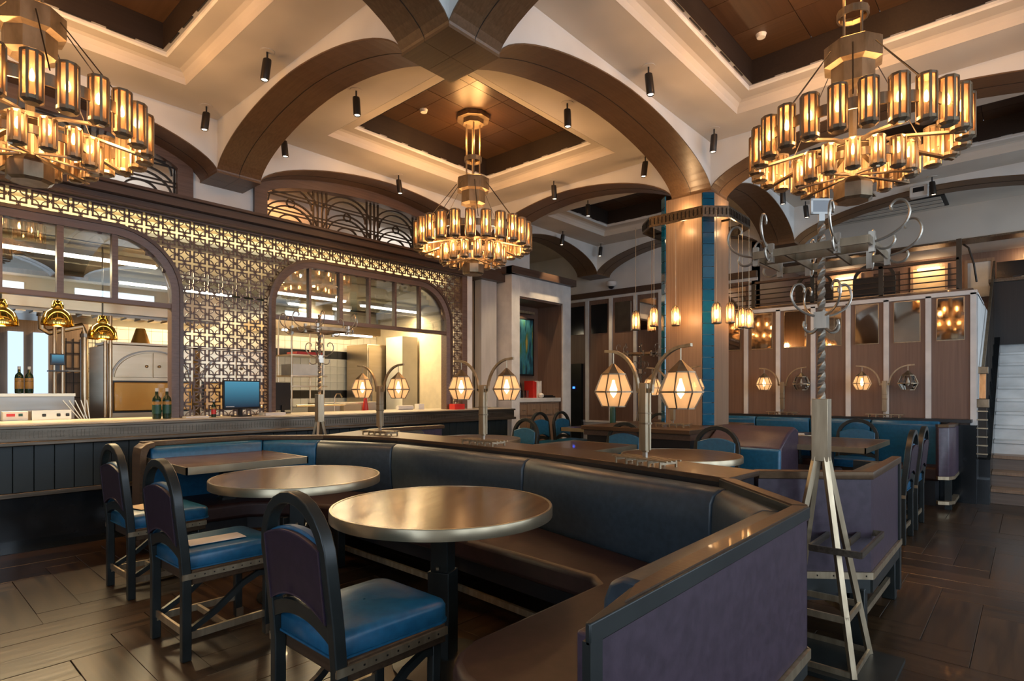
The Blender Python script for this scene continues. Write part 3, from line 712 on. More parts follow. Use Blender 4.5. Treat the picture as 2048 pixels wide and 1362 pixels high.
for i, (y) in enumerate((-.35, .02)):
    t = thing('menu_board', 'pale printed menu sheet under a warm lamp on the upper wall, %s' % ('near the picture edge', 'beside the dark screen')[i], 'sign', (12.06, y, 3.1))
    MB().box(-.03, -.16, -.2, 0, .16, .26).build('frame', M['veneer_z'], t); MB().box(-.036, -.12, -.16, -.03, .12, .22).build('sheet', M['paper'], t)
    area('menu_lamp', (11.86, y, 3.45), (0, -radians(38), 0), .05, .25, 1.6, WARM)
# railing
rl = thing('mezzanine_railing', 'dark metal railing with flat bars along the raised dining level', 'railing', (8.75, 0, 2.5))
for y in (.64, 1.44, 2.25, 3.05): MB().box(-.03, y-.025, 0, .03, y+.025, .40 if y > .7 else .62).build('post', M['frame'], rl)
MB().box(-.03, .64, .37, .03, 3.5, .40).build('handrail', M['cornice'], rl)
for z in (.06, .13, .20, .27): MB().box(-.008, .64, z, .008, 3.5, z+.014).build('rail_bar', M['chain'], rl)
MB().box(-.03, .64, .02, -.01, 3.5, .03).build('brass_edge', M['brass'], rl)
MB().tube([(0, .60, .55), (0, .55, .5), (0, .5, .3), (.1, .48, .1)], .012, 6).build('scroll', M['chain'], rl)
for i, (x, y) in enumerate(((9.6, 2.45), (9.5, 1.65))):
    t = thing('upper_chair_back', ('dark arched chair back above the partition beside the twisted rack pole', 'dark arched chair back with a lit picture behind it on the upper level')[i], 'chair', (x, y, 2.5))
    MB().sweep([(0, .24*cos(a), .38+.2*sin(a)) for a in [pi*k/12 for k in range(13)]], (1, 0, 0), .04, .04).bar((0, .24, 0), (0, .24, .38), .04).bar((0, -.24, 0), (0, -.24, .38), .04).build('back_frame', M['frame'], t)
    MB().box(-.02, -.22, .1, .02, .22, .4).build('backrest', M['black'], t); MB().box(-.4, -.24, .0, .02, .24, .06).build('seat', M['black'], t)
mo2 = thing('monitor', 'dark screen on the upper service counter by the stairs', 'monitor', (11.6, .15, 3.0))
MB().box(-.02, -.24, .03, .02, .24, .27).build('screen', M['blackstone'], mo2); MB().box(-.05, -.05, 0, .05, .05, .04).build('foot', M['black'], mo2)
uc = thing('upper_service_counter', 'dark service counter at the top of the stairs', 'counter', (11.7, -.9, 2.0))
MB().box(-.2, -2.0, 0, .3, 1.35, .95).build('body', M['blackwood'], uc); MB().box(-.25, -2.05, .95, .32, 1.38, 1.0).build('top', M['bronze'], uc)
# ---- stairs
st = thing('staircase', 'straight staircase of pale marble steps rising to the upper level', 'stairs', (8.65, 0, 0), 0, None, 'structure')
for i in range(12):
    z = i*.17; x = i*.27
    low = i < 3  # lowest three steps are coloured brown, the ones above stay pale
    MB().box(x, -2.6, 0 if i == 0 else z-.02, x+.30, .345, z+.13).build('riser', M['stepbrown'] if low else M['marble'], st)
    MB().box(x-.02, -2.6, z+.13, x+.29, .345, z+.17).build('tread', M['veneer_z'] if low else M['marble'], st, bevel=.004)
S('trim_7', MB().vprism([(8.62, 0), (8.75, 0), (11.9, 1.95), (11.9, 2.35), (8.85, .55), (8.62, .5)], .345, .46), M['blackstone'], 'black stone stringer beside the staircase')
S('trim_8', MB().box(8.5, .35, 0, 8.9, .75, .28).box(8.45, .46, 0, 8.62, 3.6, .9), M['blackstone'], 'black stone plinth at the foot of the partition')
nw = thing('newel_post', 'square dark newel post with brass fins at the stair foot', 'post', (8.74, .42, 0))
MB().box(-.04, -.04, 0, .04, .04, 1.1).build('post', M['chain'], nw)
for z in (.18, .26, .45, .55, .65, .75, .85, .95, 1.05): MB().box(-.075, -.05, z, -.02, .05, z+.015).build('brass_fin', M['brass'], nw)
MB().box(-.06, -.06, 1.1, .06, .06, 1.2).build('collar', M['fixture'], nw, bevel=.004); MB().bar((0, 0, 1.2), (.06, 0, 1.52), .06).build('neck', M['brass'], nw); MB().box(.0, -.05, 1.5, .12, .05, 1.58).build('cap', M['fixture'], nw, bevel=.004)
hr = thing('stair_handrail', 'flat dark handrail climbing beside the marble stairs', 'handrail', (8.8, .42, 1.55))
MB().bar((0, 0, 0), (2.9, 0, 1.75), .03, .04).build('rail', M['fixture'], hr)
for i in range(9): MB().box(.25+i*.32, -.012, -1.0+i*.19, .27+i*.32, .012, .17+i*.19).build('baluster', M['chain'], hr)

# ================================================================ CHANDELIERS
def hexlantern(R, H, n=8):
    fr = MB(); fr.lathe([(R*.7, 0), (R*1.1, .014), (R*1.1, .034), (R*.9, .036)], n, ph=pi/n).lathe([(R*.9, H-.022), (R*1.08, H-.02), (R*1.08, H-.006), (R*.85, H)], n, ph=pi/n)
    for k in range(n):
        a = pi/n+2*pi*k/n; fr.bar((R*cos(a), R*sin(a), .01), (R*cos(a), R*sin(a), H-.01), .013, .010, (cos(a), sin(a), 0))
    f = fr.mesh('lantern', M['fixture'])
    g = MB().lathe([(R*.92, .022), (R*.92, H-.022)], n, ph=pi/n, cap=False).mesh('mica_shade', M['mica'])
    return f, g
bulbm = MB().lathe([(.001, .0), (.012, .012), (.015, .03), (.010, .05), (.001, .072)], 6, cap=False).mesh('bulb', M['bulb'])
candle = MB().lathe([(.011, 0), (.011, 1.0)], 6).mesh('candle', M['paper'])
LB = hexlantern(.052, .29); LS = hexlantern(.042, .20)
M['candle'] = plain('candle_tube', (.72, .52, .30, 1), .5)
candle.materials.clear(); candle.materials.append(M['candle'])
def chandelier(label):
    c = thing('chandelier', label, 'chandelier', (0, 0, 0), 0, 'tiered brass lantern chandeliers')
    for nm, n, R, z0, (f, g), hb in (('outer', 24, .615, 2.88, LB, .10), ('inner', 15, .335, 2.73, LS, .07)):
        for k in range(n):
            a = 2*pi*(k+.5)/n; l = inst('lantern', f, c, (R*cos(a), R*sin(a), z0), (0, 0, a))
            inst('mica_shade', g, l)
            b = inst('bulb', bulbm, l, (0, 0, .023+hb)); b.scale = (1, 1, 1)
            b = inst('candle', candle, l, (0, 0, .02)); b.scale = (1, 1, hb)
        rb = MB(); pts = [(R*cos(2*pi*k/n), R*sin(2*pi*k/n)) for k in range(n)]
        zb = z0+(.13 if nm == 'outer' else .08)
        rb.sweep([(x*.99, y*.99, zb+.03) for x, y in pts], (0, 0, 1), .07 if nm == 'outer' else .05, .012, True); rb.build('ring_band', M['fixture'], c)
    sp = 8
    for k in range(sp):
        a = 2*pi*(k+.5)/sp
        MB().sweep([(0.07*cos(a), .07*sin(a), 3.00), (.3*cos(a), .3*sin(a), 2.965), (.64*cos(a), .64*sin(a), 2.875)], (-sin(a), cos(a), 0), .035, .014).build('spoke', M['fixture'], c)
        MB().sweep([(.05*cos(a), .05*sin(a), 2.79), (.36*cos(a), .36*sin(a), 2.725)], (-sin(a), cos(a), 0), .022, .010).build('small_spoke', M['fixture'], c)
    MB().lathe([(.14, 2.985), (.14, 3.015), (.12, 3.02), (.12, 2.98)], 16).build('hub_ring', M['fixture'], c)
    MB().lathe([(.025, 2.74), (.025, 3.5)], 8).build('stem', M['fixture'], c)
    MB().lathe([(.10, 2.61), (.125, 2.625), (.125, 2.72), (.11, 2.74), (.05, 2.78)], 8, ph=pi/8).build('bottom_drum', M['fixture'], c)
    MB().lathe([(.10, 3.39), (.142, 3.41), (.142, 3.54)], 8, ph=pi/8).build('lower_drum', M['fixture'], c)
    MB().lathe([(.145, 3.54), (.188, 3.555), (.188, 3.685), (.175, 3.695), (.05, 3.695)], 8, ph=pi/8).build('upper_drum', M['fixture'], c)
    for k in range(4):
        a = pi/4+pi/2*k; MB().lathe([(.009, 3.69), (.009, PZ)], 6, (.075*cos(a), .075*sin(a))).build('rod', M['brass'], c)
    MB().lathe([(.088, 3.89), (.10, 3.89), (.10, 3.94), (.088, 3.94)], 12, cap=False).build('rod_ring', M['brass'], c)
    MB().lathe([(.12, PZ-.10), (.12, PZ-.05), (.19, PZ-.05), (.19, PZ)], 8, ph=pi/8).build('canopy', M['fixture'], c)
    for k in range(8):
        a = 2*pi*k/8
        MB().tube([(.185*cos(a), .185*sin(a), 3.63), (.60*cos(a), .60*sin(a), 3.10)], .004, 4).build('chain', M['chain'], c)
    return c
ch = chandelier('large brass lantern chandelier')
CH = ((.676, 4.70), (4.57, 4.70), (4.57, .92))
copies(ch, [((CH[0][0], CH[0][1], 0), 0, 'brass lantern chandelier cut by the left edge, before the left grille'),
            ((CH[1][0], CH[1][1], 0), .1, 'whole brass lantern chandelier hanging from the middle coffer'),
            ((CH[2][0], CH[2][1], 0), .2, 'brass lantern chandelier above the partition, nearest the stairs')])
for x, y in CH:
    for k in range(6):
        a = k*pi/3+.2; point('chandelier_light', (x+.475*cos(a), y+.475*sin(a), 3.0), 11.5, (1, .54, .22), .03)
    for k in range(3): point('canopy_light', (x+.11*cos(2.5+k*2.09), y+.11*sin(2.5+k*2.09), PZ-.30), 6.0, (1, .48, .15), .012)

# ================================================================ CEILING SPOTS
sp = thing('ceiling_spotlight', 'x', 'spotlight')
MB().lathe([(.05, -.004), (.05, 0)], 16).build('rose', M['ceil'], sp)
MB().lathe([(.007, -.07), (.007, 0)], 6).build('stem', M['black'], sp)
b = MB().lathe([(.001, .0), (.028, .002), (.030, -.02), (.030, -.14), (.026, -.15), (.024, -.145)], 14, cap=False); b.v = [(x+(-z)*.12, y, z-.06) for x, y, z in b.v]
b.build('body', M['chain'], sp, smooth=True)
b = MB().lathe([(.001, -.149), (.021, -.149)], 12, cap=False); b.v = [(x+(-z)*.12, y, z-.055) for x, y, z in b.v]; b.build('lens', M['spotglow'], sp, recalc=False)
ss = [(2.17, 4.64, 'over the aisle left of the hub, beside the big left arch'), (2.19, 5.97, 'close to the kitchen wall bracket, left side'), (3.0, 4.63, 'right of the hub arch, left of the middle chandelier'),
      (3.0, 6.02, 'just right of the kitchen wall bracket'), (4.54, 6.04, 'over the second grille window'), (4.49, 3.32, 'right of the middle chandelier near the long arch'),
      (6.03, 4.68, 'beyond the middle chandelier, by the far arch'), (4.45, 2.43, 'on the near side of the long arch to the column'), (5.97, 2.49, 'just in front of the tiled column head'),
      (6.13, 3.39, 'left of the tiled column head'), (6.98, 4.79, 'in the far bay left of the column'), (9.2, .95, 'over the partition near the white detector'), (9.15, 2.45, 'above the rack sign'),
      (8.27, 2.5, 'low behind the right chandelier'), (8.04, 6.04, 'above the white portal'), (9.2, 6.02, 'in the far corner above the dome camera')]
copies(sp, [((x, y, ZC), atan2(y-4, x-4)+i, 'small black ceiling spotlight '+l) for i, (x, y, l) in enumerate(ss)], 'black ceiling spotlights')
for o_ in [q for q in COL.objects if q.name.startswith('ceiling_spotlight')]: o_.scale = (1.15, 1.15, 1.15)
for x, y, tx, ty in ((2.17, 4.64, 1.6, 3.5), (3.0, 4.63, 2.4, 4.0), (4.49, 3.32, 4.6, 2.2), (4.45, 2.43, 3.4, 1.6), (5.97, 2.49, 6.2, 1.6), (6.13, 3.39, 6.0, 3.0), (6.98, 4.79, 7.3, 7.0), (8.04, 6.04, 7.7, 6.9), (9.2, 6.02, 9.4, 6.0), (8.27, 2.5, 8.0, 2.2), (9.15, 2.45, 8.7, 3.0), (9.2, .95, 8.5, .9), (.6, 2.4, .2, 2.0), (2.17, 5.97, 1.2, 5.2), (4.54, 6.04, 4.2, 5.8)):
    spot('spot_beam', (x, y, ZC-.26), (tx, ty, .8), 60 if x > 6.5 and y > 4 else 22, (1, .72, .42), 55)
sd = MB().lathe([(.001, -.03), (.035, -.03), (.045, 0)], 14, cap=False)
for x, y, z, l in ((4.1, 5.0, PZ, 'in the middle coffer left of the chandelier rods'), (5.2, 1.75, PZ, 'in the right coffer near its corner'), (4.3, 1.75, PZ, 'in the right coffer cut by the top edge'), (7.9, 5.2, PZ, 'in the dark far coffer')):
    o = MB().lathe([(.001, -.03), (.035, -.03), (.045, 0)], 14, cap=False).build('smoke_detector', M['trimwhite']); o.location = (x, y, z); tag(o, 'small round white smoke detector '+l, 'detector', 'white smoke detectors')
em = thing('emergency_light', 'white box with dark oval window on the arch over the partition', 'detector', (9.3, 1.1, 3.95))
MB().box(-.06, -.1, -.09, .05, .1, .06).build('housing', M['trimwhite'], em, bevel=.01); MB().box(-.066, -.06, -.03, -.06, .06, .03).build('window', M['black'], em)

# ================================================================ COLUMN RING WITH PENDANTS
rg = thing('column_ring', 'dark bronze octagonal ring around the tiled column carrying the pendants', 'ceiling fixture', ((cx0+cx1)/2, (cy0+cy1)/2, 3.2))
oc = lambda hx, hy, c: [(hx, -hy+c), (hx, hy-c), (hx-c, hy), (-hx+c, hy), (-hx, hy-c), (-hx, -hy+c), (-hx+c, -hy), (hx-c, -hy)]
HX, HY_ = (cx1-cx0)/2+.20, (cy1-cy0)/2+.20
MB().sweep([(x, y, .06) for x, y in oc(HX, HY_, .2)], (0, 0, 1), .12, .02, True).build('band', M['bronze'], rg)
rel = MB()
pl_ = oc(HX+.011, HY_+.011, .2)
for (a, b) in zip(pl_, pl_[1:]+pl_[:1]):
    L = hypot(b[0]-a[0], b[1]-a[1]); n = max(2, int(L/.045))
    for i in range(n):
        t = (i+.5)/n; x = a[0]+(b[0]-a[0])*t; y = a[1]+(b[1]-a[1])*t; rel.bar((x, y, .025), (x, y, .095), .012, .008, (b[0]-a[0], b[1]-a[1], 0))
rel.build('relief', M['chain'], rg)['kind'] = 'stuff'
for k in range(4):
    a = k*pi/2; MB().bar((.28*cos(a), .30*sin(a), .06), ((HX)*cos(a), HY_*sin(a), .06), .02, .02).build('bracket', M['chain'], rg)
pn = thing('pendant_lantern', 'x', 'pendant lamp')
fr = MB().lathe([(.040, -.005), (.052, .005), (.052, .015)], 8, ph=pi/8)
for k in range(8):
    a = pi/8+2*pi*k/8
    fr.sweep([(.05*cos(a), .05*sin(a), .0), (.05*cos(a), .05*sin(a), .17), (.036*cos(a), .036*sin(a), .21), (.008*cos(a), .008*sin(a), .23)], (-sin(a), cos(a), 0), .008, .006)
fr.build('cage', M['fixture'], pn); MB().lathe([(.045, .015), (.045, .17), (.03, .205)], 8, ph=pi/8, cap=False).build('mica_shade', M['mica'], pn)
b = MB().lathe([(.001, .05), (.014, .065), (.014, .14), (.001, .155)], 8, cap=False).build('bulb', M['bulb'], pn)
MB().lathe([(.003, .23), (.003, 1.22)], 5).build('cord', M['brass'], pn)
pos = [(-HX, -HY_+.05), (-HX, 0), (-HX, HY_-.25), (-HX+.02, HY_), (-.1, HY_), (-HX+.25, -HY_), (.1, -HY_), (HX-.2, -HY_), (HX, -HY_+.2), (HX, .1), (.3, HY_)]
lb = ['against the tile strip', 'in front of the wood face', 'left of the wood face', 'at the left outer edge', 'half hidden behind the left edge', 'just right of the tiles', 'right of the narrow face', 'second from the right', 'rightmost and nearest the partition', 'behind the right side', 'behind the column']
pcx, pcy = (cx0+cx1)/2, (cy0+cy1)/2
copies(pn, [((pcx+x, pcy+y, 2.02+(i % 3)*.012), i, 'lit cage pendant lantern on the tiled column, '+l) for i, ((x, y), l) in enumerate(zip(pos, lb))], 'cage pendants around the column')
for k, (dx, dy) in enumerate(((-HX-.02, -.05), (.15, -HY_-.02), (-HX-.02, -HY_+.1), (HX, 0))): point('pendant_light', (pcx+dx, pcy+dy, 2.12), 3.2, WARM, .04)
for dx, dy in ((-HX+.09, -.05), (.05, -HY_+.09)):
    point('ring_uplight', (pcx+dx, pcy+dy, 3.36), 2.6, WARM, .03); point('ring_downlight', (pcx+dx, pcy+dy, 3.14), 1.2, WARM, .03)

# ================================================================ CHAIRS
def make_chair():
    c = thing('dining_chair', 'x', 'chair')
    W = .205; zt = .742
    path = [(.0, W, 0), (.0, W, .40), (-.012, W, .55), (-.035, W, zt)]
    path += [(-.035-.012*sin(a), W*cos(a), zt+.20*sin(a)) for a in [pi*k/12 for k in range(1, 12)]]
    path += [(x, -y, z) for x, y, z in [(-.035, W, zt), (-.012, W, .55), (.0, W, .40), (.0, W, 0)]]
    f = MB()
    P = [Vector(p) for p in path]; vs = []
    n = len(P)
    for i, p in enumerate(P):
        t = (P[min(i+1, n-1)]-P[max(i-1, 0)]); t.x = 0; t.normalize(); sd = Vector((1, 0, 0)); nm = sd.cross(t).normalized()
        wd = .042; th = .040
        vs += [p+sd*wd/2+nm*th/2, p-sd*wd/2+nm*th/2, p-sd*wd/2-nm*th/2, p+sd*wd/2-nm*th/2]
    f.add(vs, [(4*i+k, 4*i+(k+1) % 4, 4*i+4+(k+1) % 4, 4*i+4+k) for i in range(n-1) for k in range(4)]+[(3, 2, 1, 0), (4*n-4, 4*n-3, 4*n-2, 4*n-1)])
    f.build('back_frame', M['frame'], c, bevel=.004)
    # upholstered back panel
    def back_poly(w, z0, z1, r0, r1, m=10):
        bot = [(w*(-1+2*i/m), z0+r0*(1-(-1+2*i/m)**2)) for i in range(m+1)]
        top = [(w*(1-2*i/m), z1+r1*(1-(1-2*i/m)**2)) for i in range(m+1)]
        return bot+top
    def leaned(mb):
        mb.v = [(x-(z-.4)*.10, y, z) for x, y, z in mb.v]; return mb
    leaned(MB().vprism(back_poly(W-.018, .555, .795, .055, .036), -.022, -.006, 'x')).build('back_panel', M['purpledark'], c)
    leaned(MB().vprism(back_poly(W-.018, .55, .80, .055, .042), -.008, .03, 'x')).build('backrest', M['blue'], c, bevel=.008)
    pp = back_poly(W-.022, .557, .793, .055, .036)
    leaned(MB().sweep([(-.022, u, z) for u, z in pp], (1, 0, 0), .006, .006, True)).build('piping', M['purple'], c)
    low = [(0, W*(-1+i/6), .505+.055*(1-(-1+i/6)**2)) for i in range(13)]
    leaned(MB().sweep(low, (1, 0, 0), .03, .05)).build('lower_back_rail', M['frame'], c)
    # seat
    poly = [(.02, -.20), (.02, .20)]
    def rr(cx, cy, r, a0): return [(cx+r*cos(a0+pi/2*k/5), cy+r*sin(a0+pi/2*k/5)) for k in range(6)]
    poly = [(.0, .175), (.03, .205)][::-1]+[(.0, -.175), (.03, -.205)]+rr(.41, -.165, .055, -pi/2)+rr(.41, .165, .055, 0)
    poly = [(.03, .195), (.0, .17), (.0, -.17), (.03, -.195)]+rr(.415, -.16, .05, -pi/2)+rr(.415, .16, .05, 0)
    st_ = MB(); n = len(poly); cxm = .23
    lays = [(1.0, .435), (1.02, .445), (1.02, .49), (.99, .505), (.9, .515), (.6, .522), (.02, .524)]
    for s_, z in lays:
        for x, y in poly: st_.v.append((cxm+(x-cxm)*s_, y*s_, z))
    for i in range(len(lays)-1):
        for k in range(n): st_.f.append((i*n+k, i*n+(k+1) % n, (i+1)*n+(k+1) % n, (i+1)*n+k))
    st_.f.append(tuple(range(n-1, -1, -1)))
    st_.build('seat_cushion', M['blue'], c, smooth=True)
    MB().sweep([(cxm+(x-cxm)*1.025, y*1.025, .436) for x, y in poly], (0, 0, 1), .007, .007, True).build('seat_piping', M['blue'], c)
    MB().box(.022, -.218, .36, .44, .218, .432).build('apron', M['railwood'], c, bevel=.006)
    for sy in (-1, 1):
        ya, yb = sorted((sy*.218, sy*.229)); MB().box(-.022, ya, .392, .44, yb, .42).build('brass_strip', M['brass'], c)
        rv = MB()
        for i in range(9): ya, yb = sorted((sy*.228, sy*.231)); rv.box(.03+i*.045, ya, .403, .036+i*.045, yb, .409)
        rv.build('rivets', M['chain'], c)
        MB().bar((.415, sy*.175, 0), (.415, sy*.18, .37), .038, .038).build('leg', M['frame'], c, bevel=.004)
        MB().box(.398, sy*.175-.021, 0, .438, sy*.175+.021, .05).build('leg_shoe', M['fixture'], c)
        MB().sweep([(.40, sy*.185, .33), (.36, sy*.185, .335), (.28, sy*.185, .30), (.15, sy*.185, .20), (.02, sy*.185, .13)], (0, 1, 0), .022, .028).build('curved_brace', M['frame'], c)
        MB().bar((0, sy*.19, .11), (.41, sy*.18, .11), .016, .035).build('side_stretcher', M['brass'], c)
    MB().bar((0, -.2, .13), (0, .2, .13), .012, .035).build('rear_stretcher', M['brass'], c)
    MB().bar((.2, -.18, .11), (.2, .18, .11), .016, .03).build('cross_stretcher', M['brass'], c)
    MB().sweep([(.415, -.15, .34), (.415, -.1, .35), (.415, 0, .30), (.415, .1, .35), (.415, .15, .34)], (1, 0, 0), .02, .02).build('front_brace', M['frame'], c)
    return c
chr_ = make_chair()
copies(chr_, [((1.00, 1.845, 0), 0, 'nearest dining chair, blue seat and purple back, at the near round table'),
  ((1.01, 3.225, 0), .02, 'dining chair with a white paper on its blue seat'),
  ((1.08, 4.37, 0), .03, 'dining chair nearest the bar with a tan card on its seat'),
  ((5.42, 2.25, 0), pi, 'dark arched chair across the round table beyond the lamp ledge'),
  ((5.40, 3.25, 0), pi, 'dark arched chair between the lamp ledge and the column plinth'),
  ((5.35, 4.62, 0), pi-.1, 'dark arched chair below the service nook, nearest the bar end'),
  ((7.10, 5.75, 0), -pi/2, 'small far chair right in front of the service cabinet'),
  ((7.62, 5.72, 0), -pi/2, 'small far chair beside the black door, right of the portal foot'),
  ((7.90, 1.55, 0), pi, 'blue chair behind the square table below the mirrored partition'),
  ((6.02, .80, 0), pi/2, 'chair seen from behind at the aisle, nearer of the two by the square table'),
  ((6.72, .80, 0), pi/2, 'chair seen from behind at the aisle, farther of the two by the square table'),
  ((8.0, 4.2, 0), pi, 'dark arched chair against the back panels left of the column')], 'arched dining chairs')
def sheet(name, mat, loc, rz, sx, sy, label, cat, zz=.004, ty=0):
    o = MB().box(-sx/2, -sy/2, 0, sx/2, sy/2, zz).build(name, mat); o.location = loc; o.rotation_euler = (0, ty, rz); return tag(o, label, cat)
sheet('paper_sheet', M['paper'], (1.20, 3.16, .5265), -.05, .27, .13, 'white sheet of paper lying on the second chair seat', 'paper', .002)
sheet('card_sheet', M['card'], (1.28, 4.40, .527), .2, .26, .2, 'tan card lying on the seat of the chair nearest the bar', 'paper', .002)

# ================================================================ TABLES
def pedestal(t, r=.2):
    MB().box(-.045, -.045, .40, .045, .045, .70).build('post', M['frame'], t, bevel=.004)
    MB().box(-.055, -.055, .03, .055, .055, .44).build('sleeve', M['frame'], t, bevel=.004)
    MB().lathe([(.24, 0), (.24, .012), (.08, .035)], 24).build('foot_plate', M['frame'], t)
    MB().box(-.25, -.03, .68, .25, .03, .71).box(-.03, -.25, .68, .03, .25, .71).build('top_cross', M['frame'], t)
    for s_ in (-1, 1): MB().lathe([(.008, 0), (.008, .012)], 8, (s_*.06, 0)).move(0, 0, .455).build('knob', M['brass'], t)
def round_table(loc, r, label, top='tabletop', rz=0):
    t = thing('round_table', label, 'table', (loc[0], loc[1], 0), rz, 'round dining tables')
    MB().lathe([(r-.012, .712), (r-.012, .755)], 72).build('table_top', M[top], t)
    MB().lathe([(r-.012, .705), (r, .708), (r, .752), (r-.003, .757), (r-.013, .757), (r-.013, .705)], 72, cap=False).build('metal_rim', M['tableedge'], t, smooth=True)
    pedestal(t); return t
def rect_table(x0, x1, y0, y1, label, top='tabletop'):
    t = thing('square_table', label, 'table', ((x0+x1)/2, (y0+y1)/2, 0), 0, 'rectangular dining tables'); a, b = (x1-x0)/2, (y1-y0)/2
    MB().box(-a+.01, -b+.01, .715, a-.01, b-.01, .755).build('table_top', M[top], t)
    MB().box(-a, -b, .705, -a+.012, b, .758).box(a-.012, -b, .705, a, b, .758).box(-a, -b, .705, a, -b+.012, .758).box(-a, b-.012, .705, a, b, .758).build('metal_rim', M['tableedge'], t)
    pedestal(t); return t
round_table((1.84, 2.10), .525, 'nearest round wooden table with a metal rim', rz=.4)
round_table((1.83, 3.49), .515, 'round wooden table behind the nearest one, overlapping the rectangular table', rz=1.0)
rect_table(1.48, 2.40, 4.40, 5.33, 'rectangular wooden table at the bar end of the curved banquette')
round_table((4.62, 2.22), .50, 'round table just behind the largest lamp base', 'tablewood2', .8)
rect_table(4.30, 5.12, 2.92, 3.72, 'dark rectangular table right behind the lamp ledge', 'tablewood2')
round_table((4.62, 4.72), .52, 'round table behind the ledge nearest the bar end', 'tablewood2', .3)
rect_table(6.25, 7.5, 1.15, 2.08, 'dark square-cornered table below the rack pole, before the partition', 'tablewood2')
rect_table(6.8, 7.7, 4.0, 5.15, 'far wooden table carrying the green bottle', 'tablewood2')
round_table((7.78, 2.95), .36, 'small far round table right of the column by the long bench', 'tablewood2')
round_table((7.86, 2.21), .31, 'second small far round table by the long bench', 'tablewood2')
sheet('paper_sheet', M['paper'], (7.75, 2.15, .758), .3, .28, .12, 'white paper slip on the small round table by the bench', 'paper', .002)

# ================================================================ BANQUETTES
def offset_poly(pts, d):
    out = []
    n = len(pts)
    for i in range(n):
        a = Vector(pts[max(i-1, 0)]); b = Vector(pts[i]); c = Vector(pts[min(i+1, n-1)])
        def nrm(p, q): v = (q-p).normalized(); return Vector((v.y, -v.x))
        if i == 0: m = nrm(b, c); k = 1
        elif i == n-1: m = nrm(a, b); k = 1
        else:
            n1, n2 = nrm(a, b), nrm(b, c); m = (n1+n2).normalized(); k = 1/max(.5, m.dot(n1))
        out.append((b.x+m.x*d*k, b.y+m.y*d*k))
    return out
def strip(mb, p, q, z0, z1):
    n = len(p)
    return mb.prism(list(p)+list(q)[::-1], z0, z1)
def banquette(name, label, C, sgn, seat_in, rails=True, rail_pts=None, back='bluegrey', backs=None, outer='purple', zr=.88):
    """C: top front line of the back cushions; sgn: +1 when the outside is on the right-hand side of the path"""
    b = thing(name, label, 'banquette', (0, 0, 0))
    Co = offset_poly(C, sgn*.115)
    for i in range(len(C)-1):
        p, q = Vector(C[i]), Vector(C[i+1]); po_, qo = Vector(Co[i]), Vector(Co[i+1]); d = (q-p).normalized()*.004
        m = MB(); zs = [(.40, .05, 0), (.55, .022, 0), (.76, .0, 0), (.825, .012, .0), (.85, .035, 0)]
        # cushion face curves gently back at the top
        vs = []; fs = []
        inw = (p-po_).normalized(); inw2 = (q-qo).normalized()
        lay = []
        for z, o_, _ in ((.38, -.035, 0), (.50, .0, 0), (.66, .012, 0), (.78, .006, 0), (.825, -.012, 0), (.845, -.05, 0)):
            lay.append((p+d+inw*o_, q-d+inw2*o_, z))
        for a_, b_, z in lay: vs += [(a_.x, a_.y, z), (b_.x, b_.y, z)]
        vs += [(po_.x, po_.y, .845), (qo.x, qo.y, .845), (po_.x, po_.y, .38), (qo.x, qo.y, .38)]
        L = len(lay)
        fs = [(2*k, 2*k+1, 2*k+3, 2*k+2) for k in range(L)]+[(2*L, 2*L+1, 2*L+3, 2*L+2), (2*L+2, 2*L+3, 1, 0)]
        fs += [tuple([2*k for k in range(L)]+[2*L, 2*L+2]), tuple([2*k+1 for k in range(L)]+[2*L+1, 2*L+3])]
        m.add(vs, fs)
        mt = M[(backs or {}).get(i, back)]
        m.build('back_cushion', mt, b, bevel=.012, seg=2)
    Cs = offset_poly(C, sgn*.03)
    m = MB().prism(list(Cs)+list(seat_in)[::-1], .29, .42); m.build('seat', M['plum'], b, bevel=.03, seg=3)
    si = offset_poly(seat_in, sgn*.05)
    MB().prism(list(Co)+list(si)[::-1], .20, .30).build('seat_box', M['black'], b)
    return b, Co
CA = [(1.22, .79), (2.25, .80), (2.565, 1.078), (2.891, 2.496), (2.942, 4.012), (2.689, 4.794), (2.39, 5.204), (1.50, 5.24)]
seatA = [(1.19, 1.0), (1.195, 1.22), (1.215, 1.31), (1.26, 1.39), (1.33, 1.445), (1.43, 1.475), (2.22, 1.475), (2.29, 1.56), (2.36, 2.6), (2.38, 3.9), (2.22, 4.42), (2.0, 4.62), (1.48, 4.66)]
bq, CoA = banquette('curved_banquette', 'long U-shaped banquette with slate blue backs and plum seat, nearest the camera', CA, 1, seatA, backs={5: 'blue', 6: 'blue'})
# near arm: back boards, rail, outer panel
MB().box(1.15, .655, .30, 2.28, .68, .845).build('arm_board', M['black'], bq)
MB().prism([(.865, .588), (2.268, .592), (2.235, .645), (1.30, .645), (1.08, .635), (.94, .612), (.865, .600)], .838, .880).build('top_rail', M['frame'], bq, bevel=.003)
MB().prism([(2.268, .592), (2.72, 1.03), (2.69, 1.10), (2.235, .645)], .838, .880).build('top_rail', M['frame'], bq, bevel=.003)
MB().prism([(1.0, .598), (2.262, .598), (2.237, .643), (1.30, .643), (1.10, .633)], .878, .884).build('rail_cap', M['railwood'], bq)
MB().prism([(2.266, .60), (2.712, 1.033), (2.69, 1.095), (2.24, .645)], .878, .887).build('rail_cap', M['railwood'], bq)
MB().box(.865, .588, .06, .905, .606, .845).build('end_panel', M['frame'], bq)
MB().box(1.20, .604, .28, 1.3, .64, .84).build('arm_lining', M['purpledark'], bq)
MB().box(.90, .600, .37, 2.262, .645, .843).build('outer_panel', M['purple'], bq, bevel=.006)
MB().box(.88, .594, .834, 2.262, .600, .842).build('piping', M['purple'], bq)
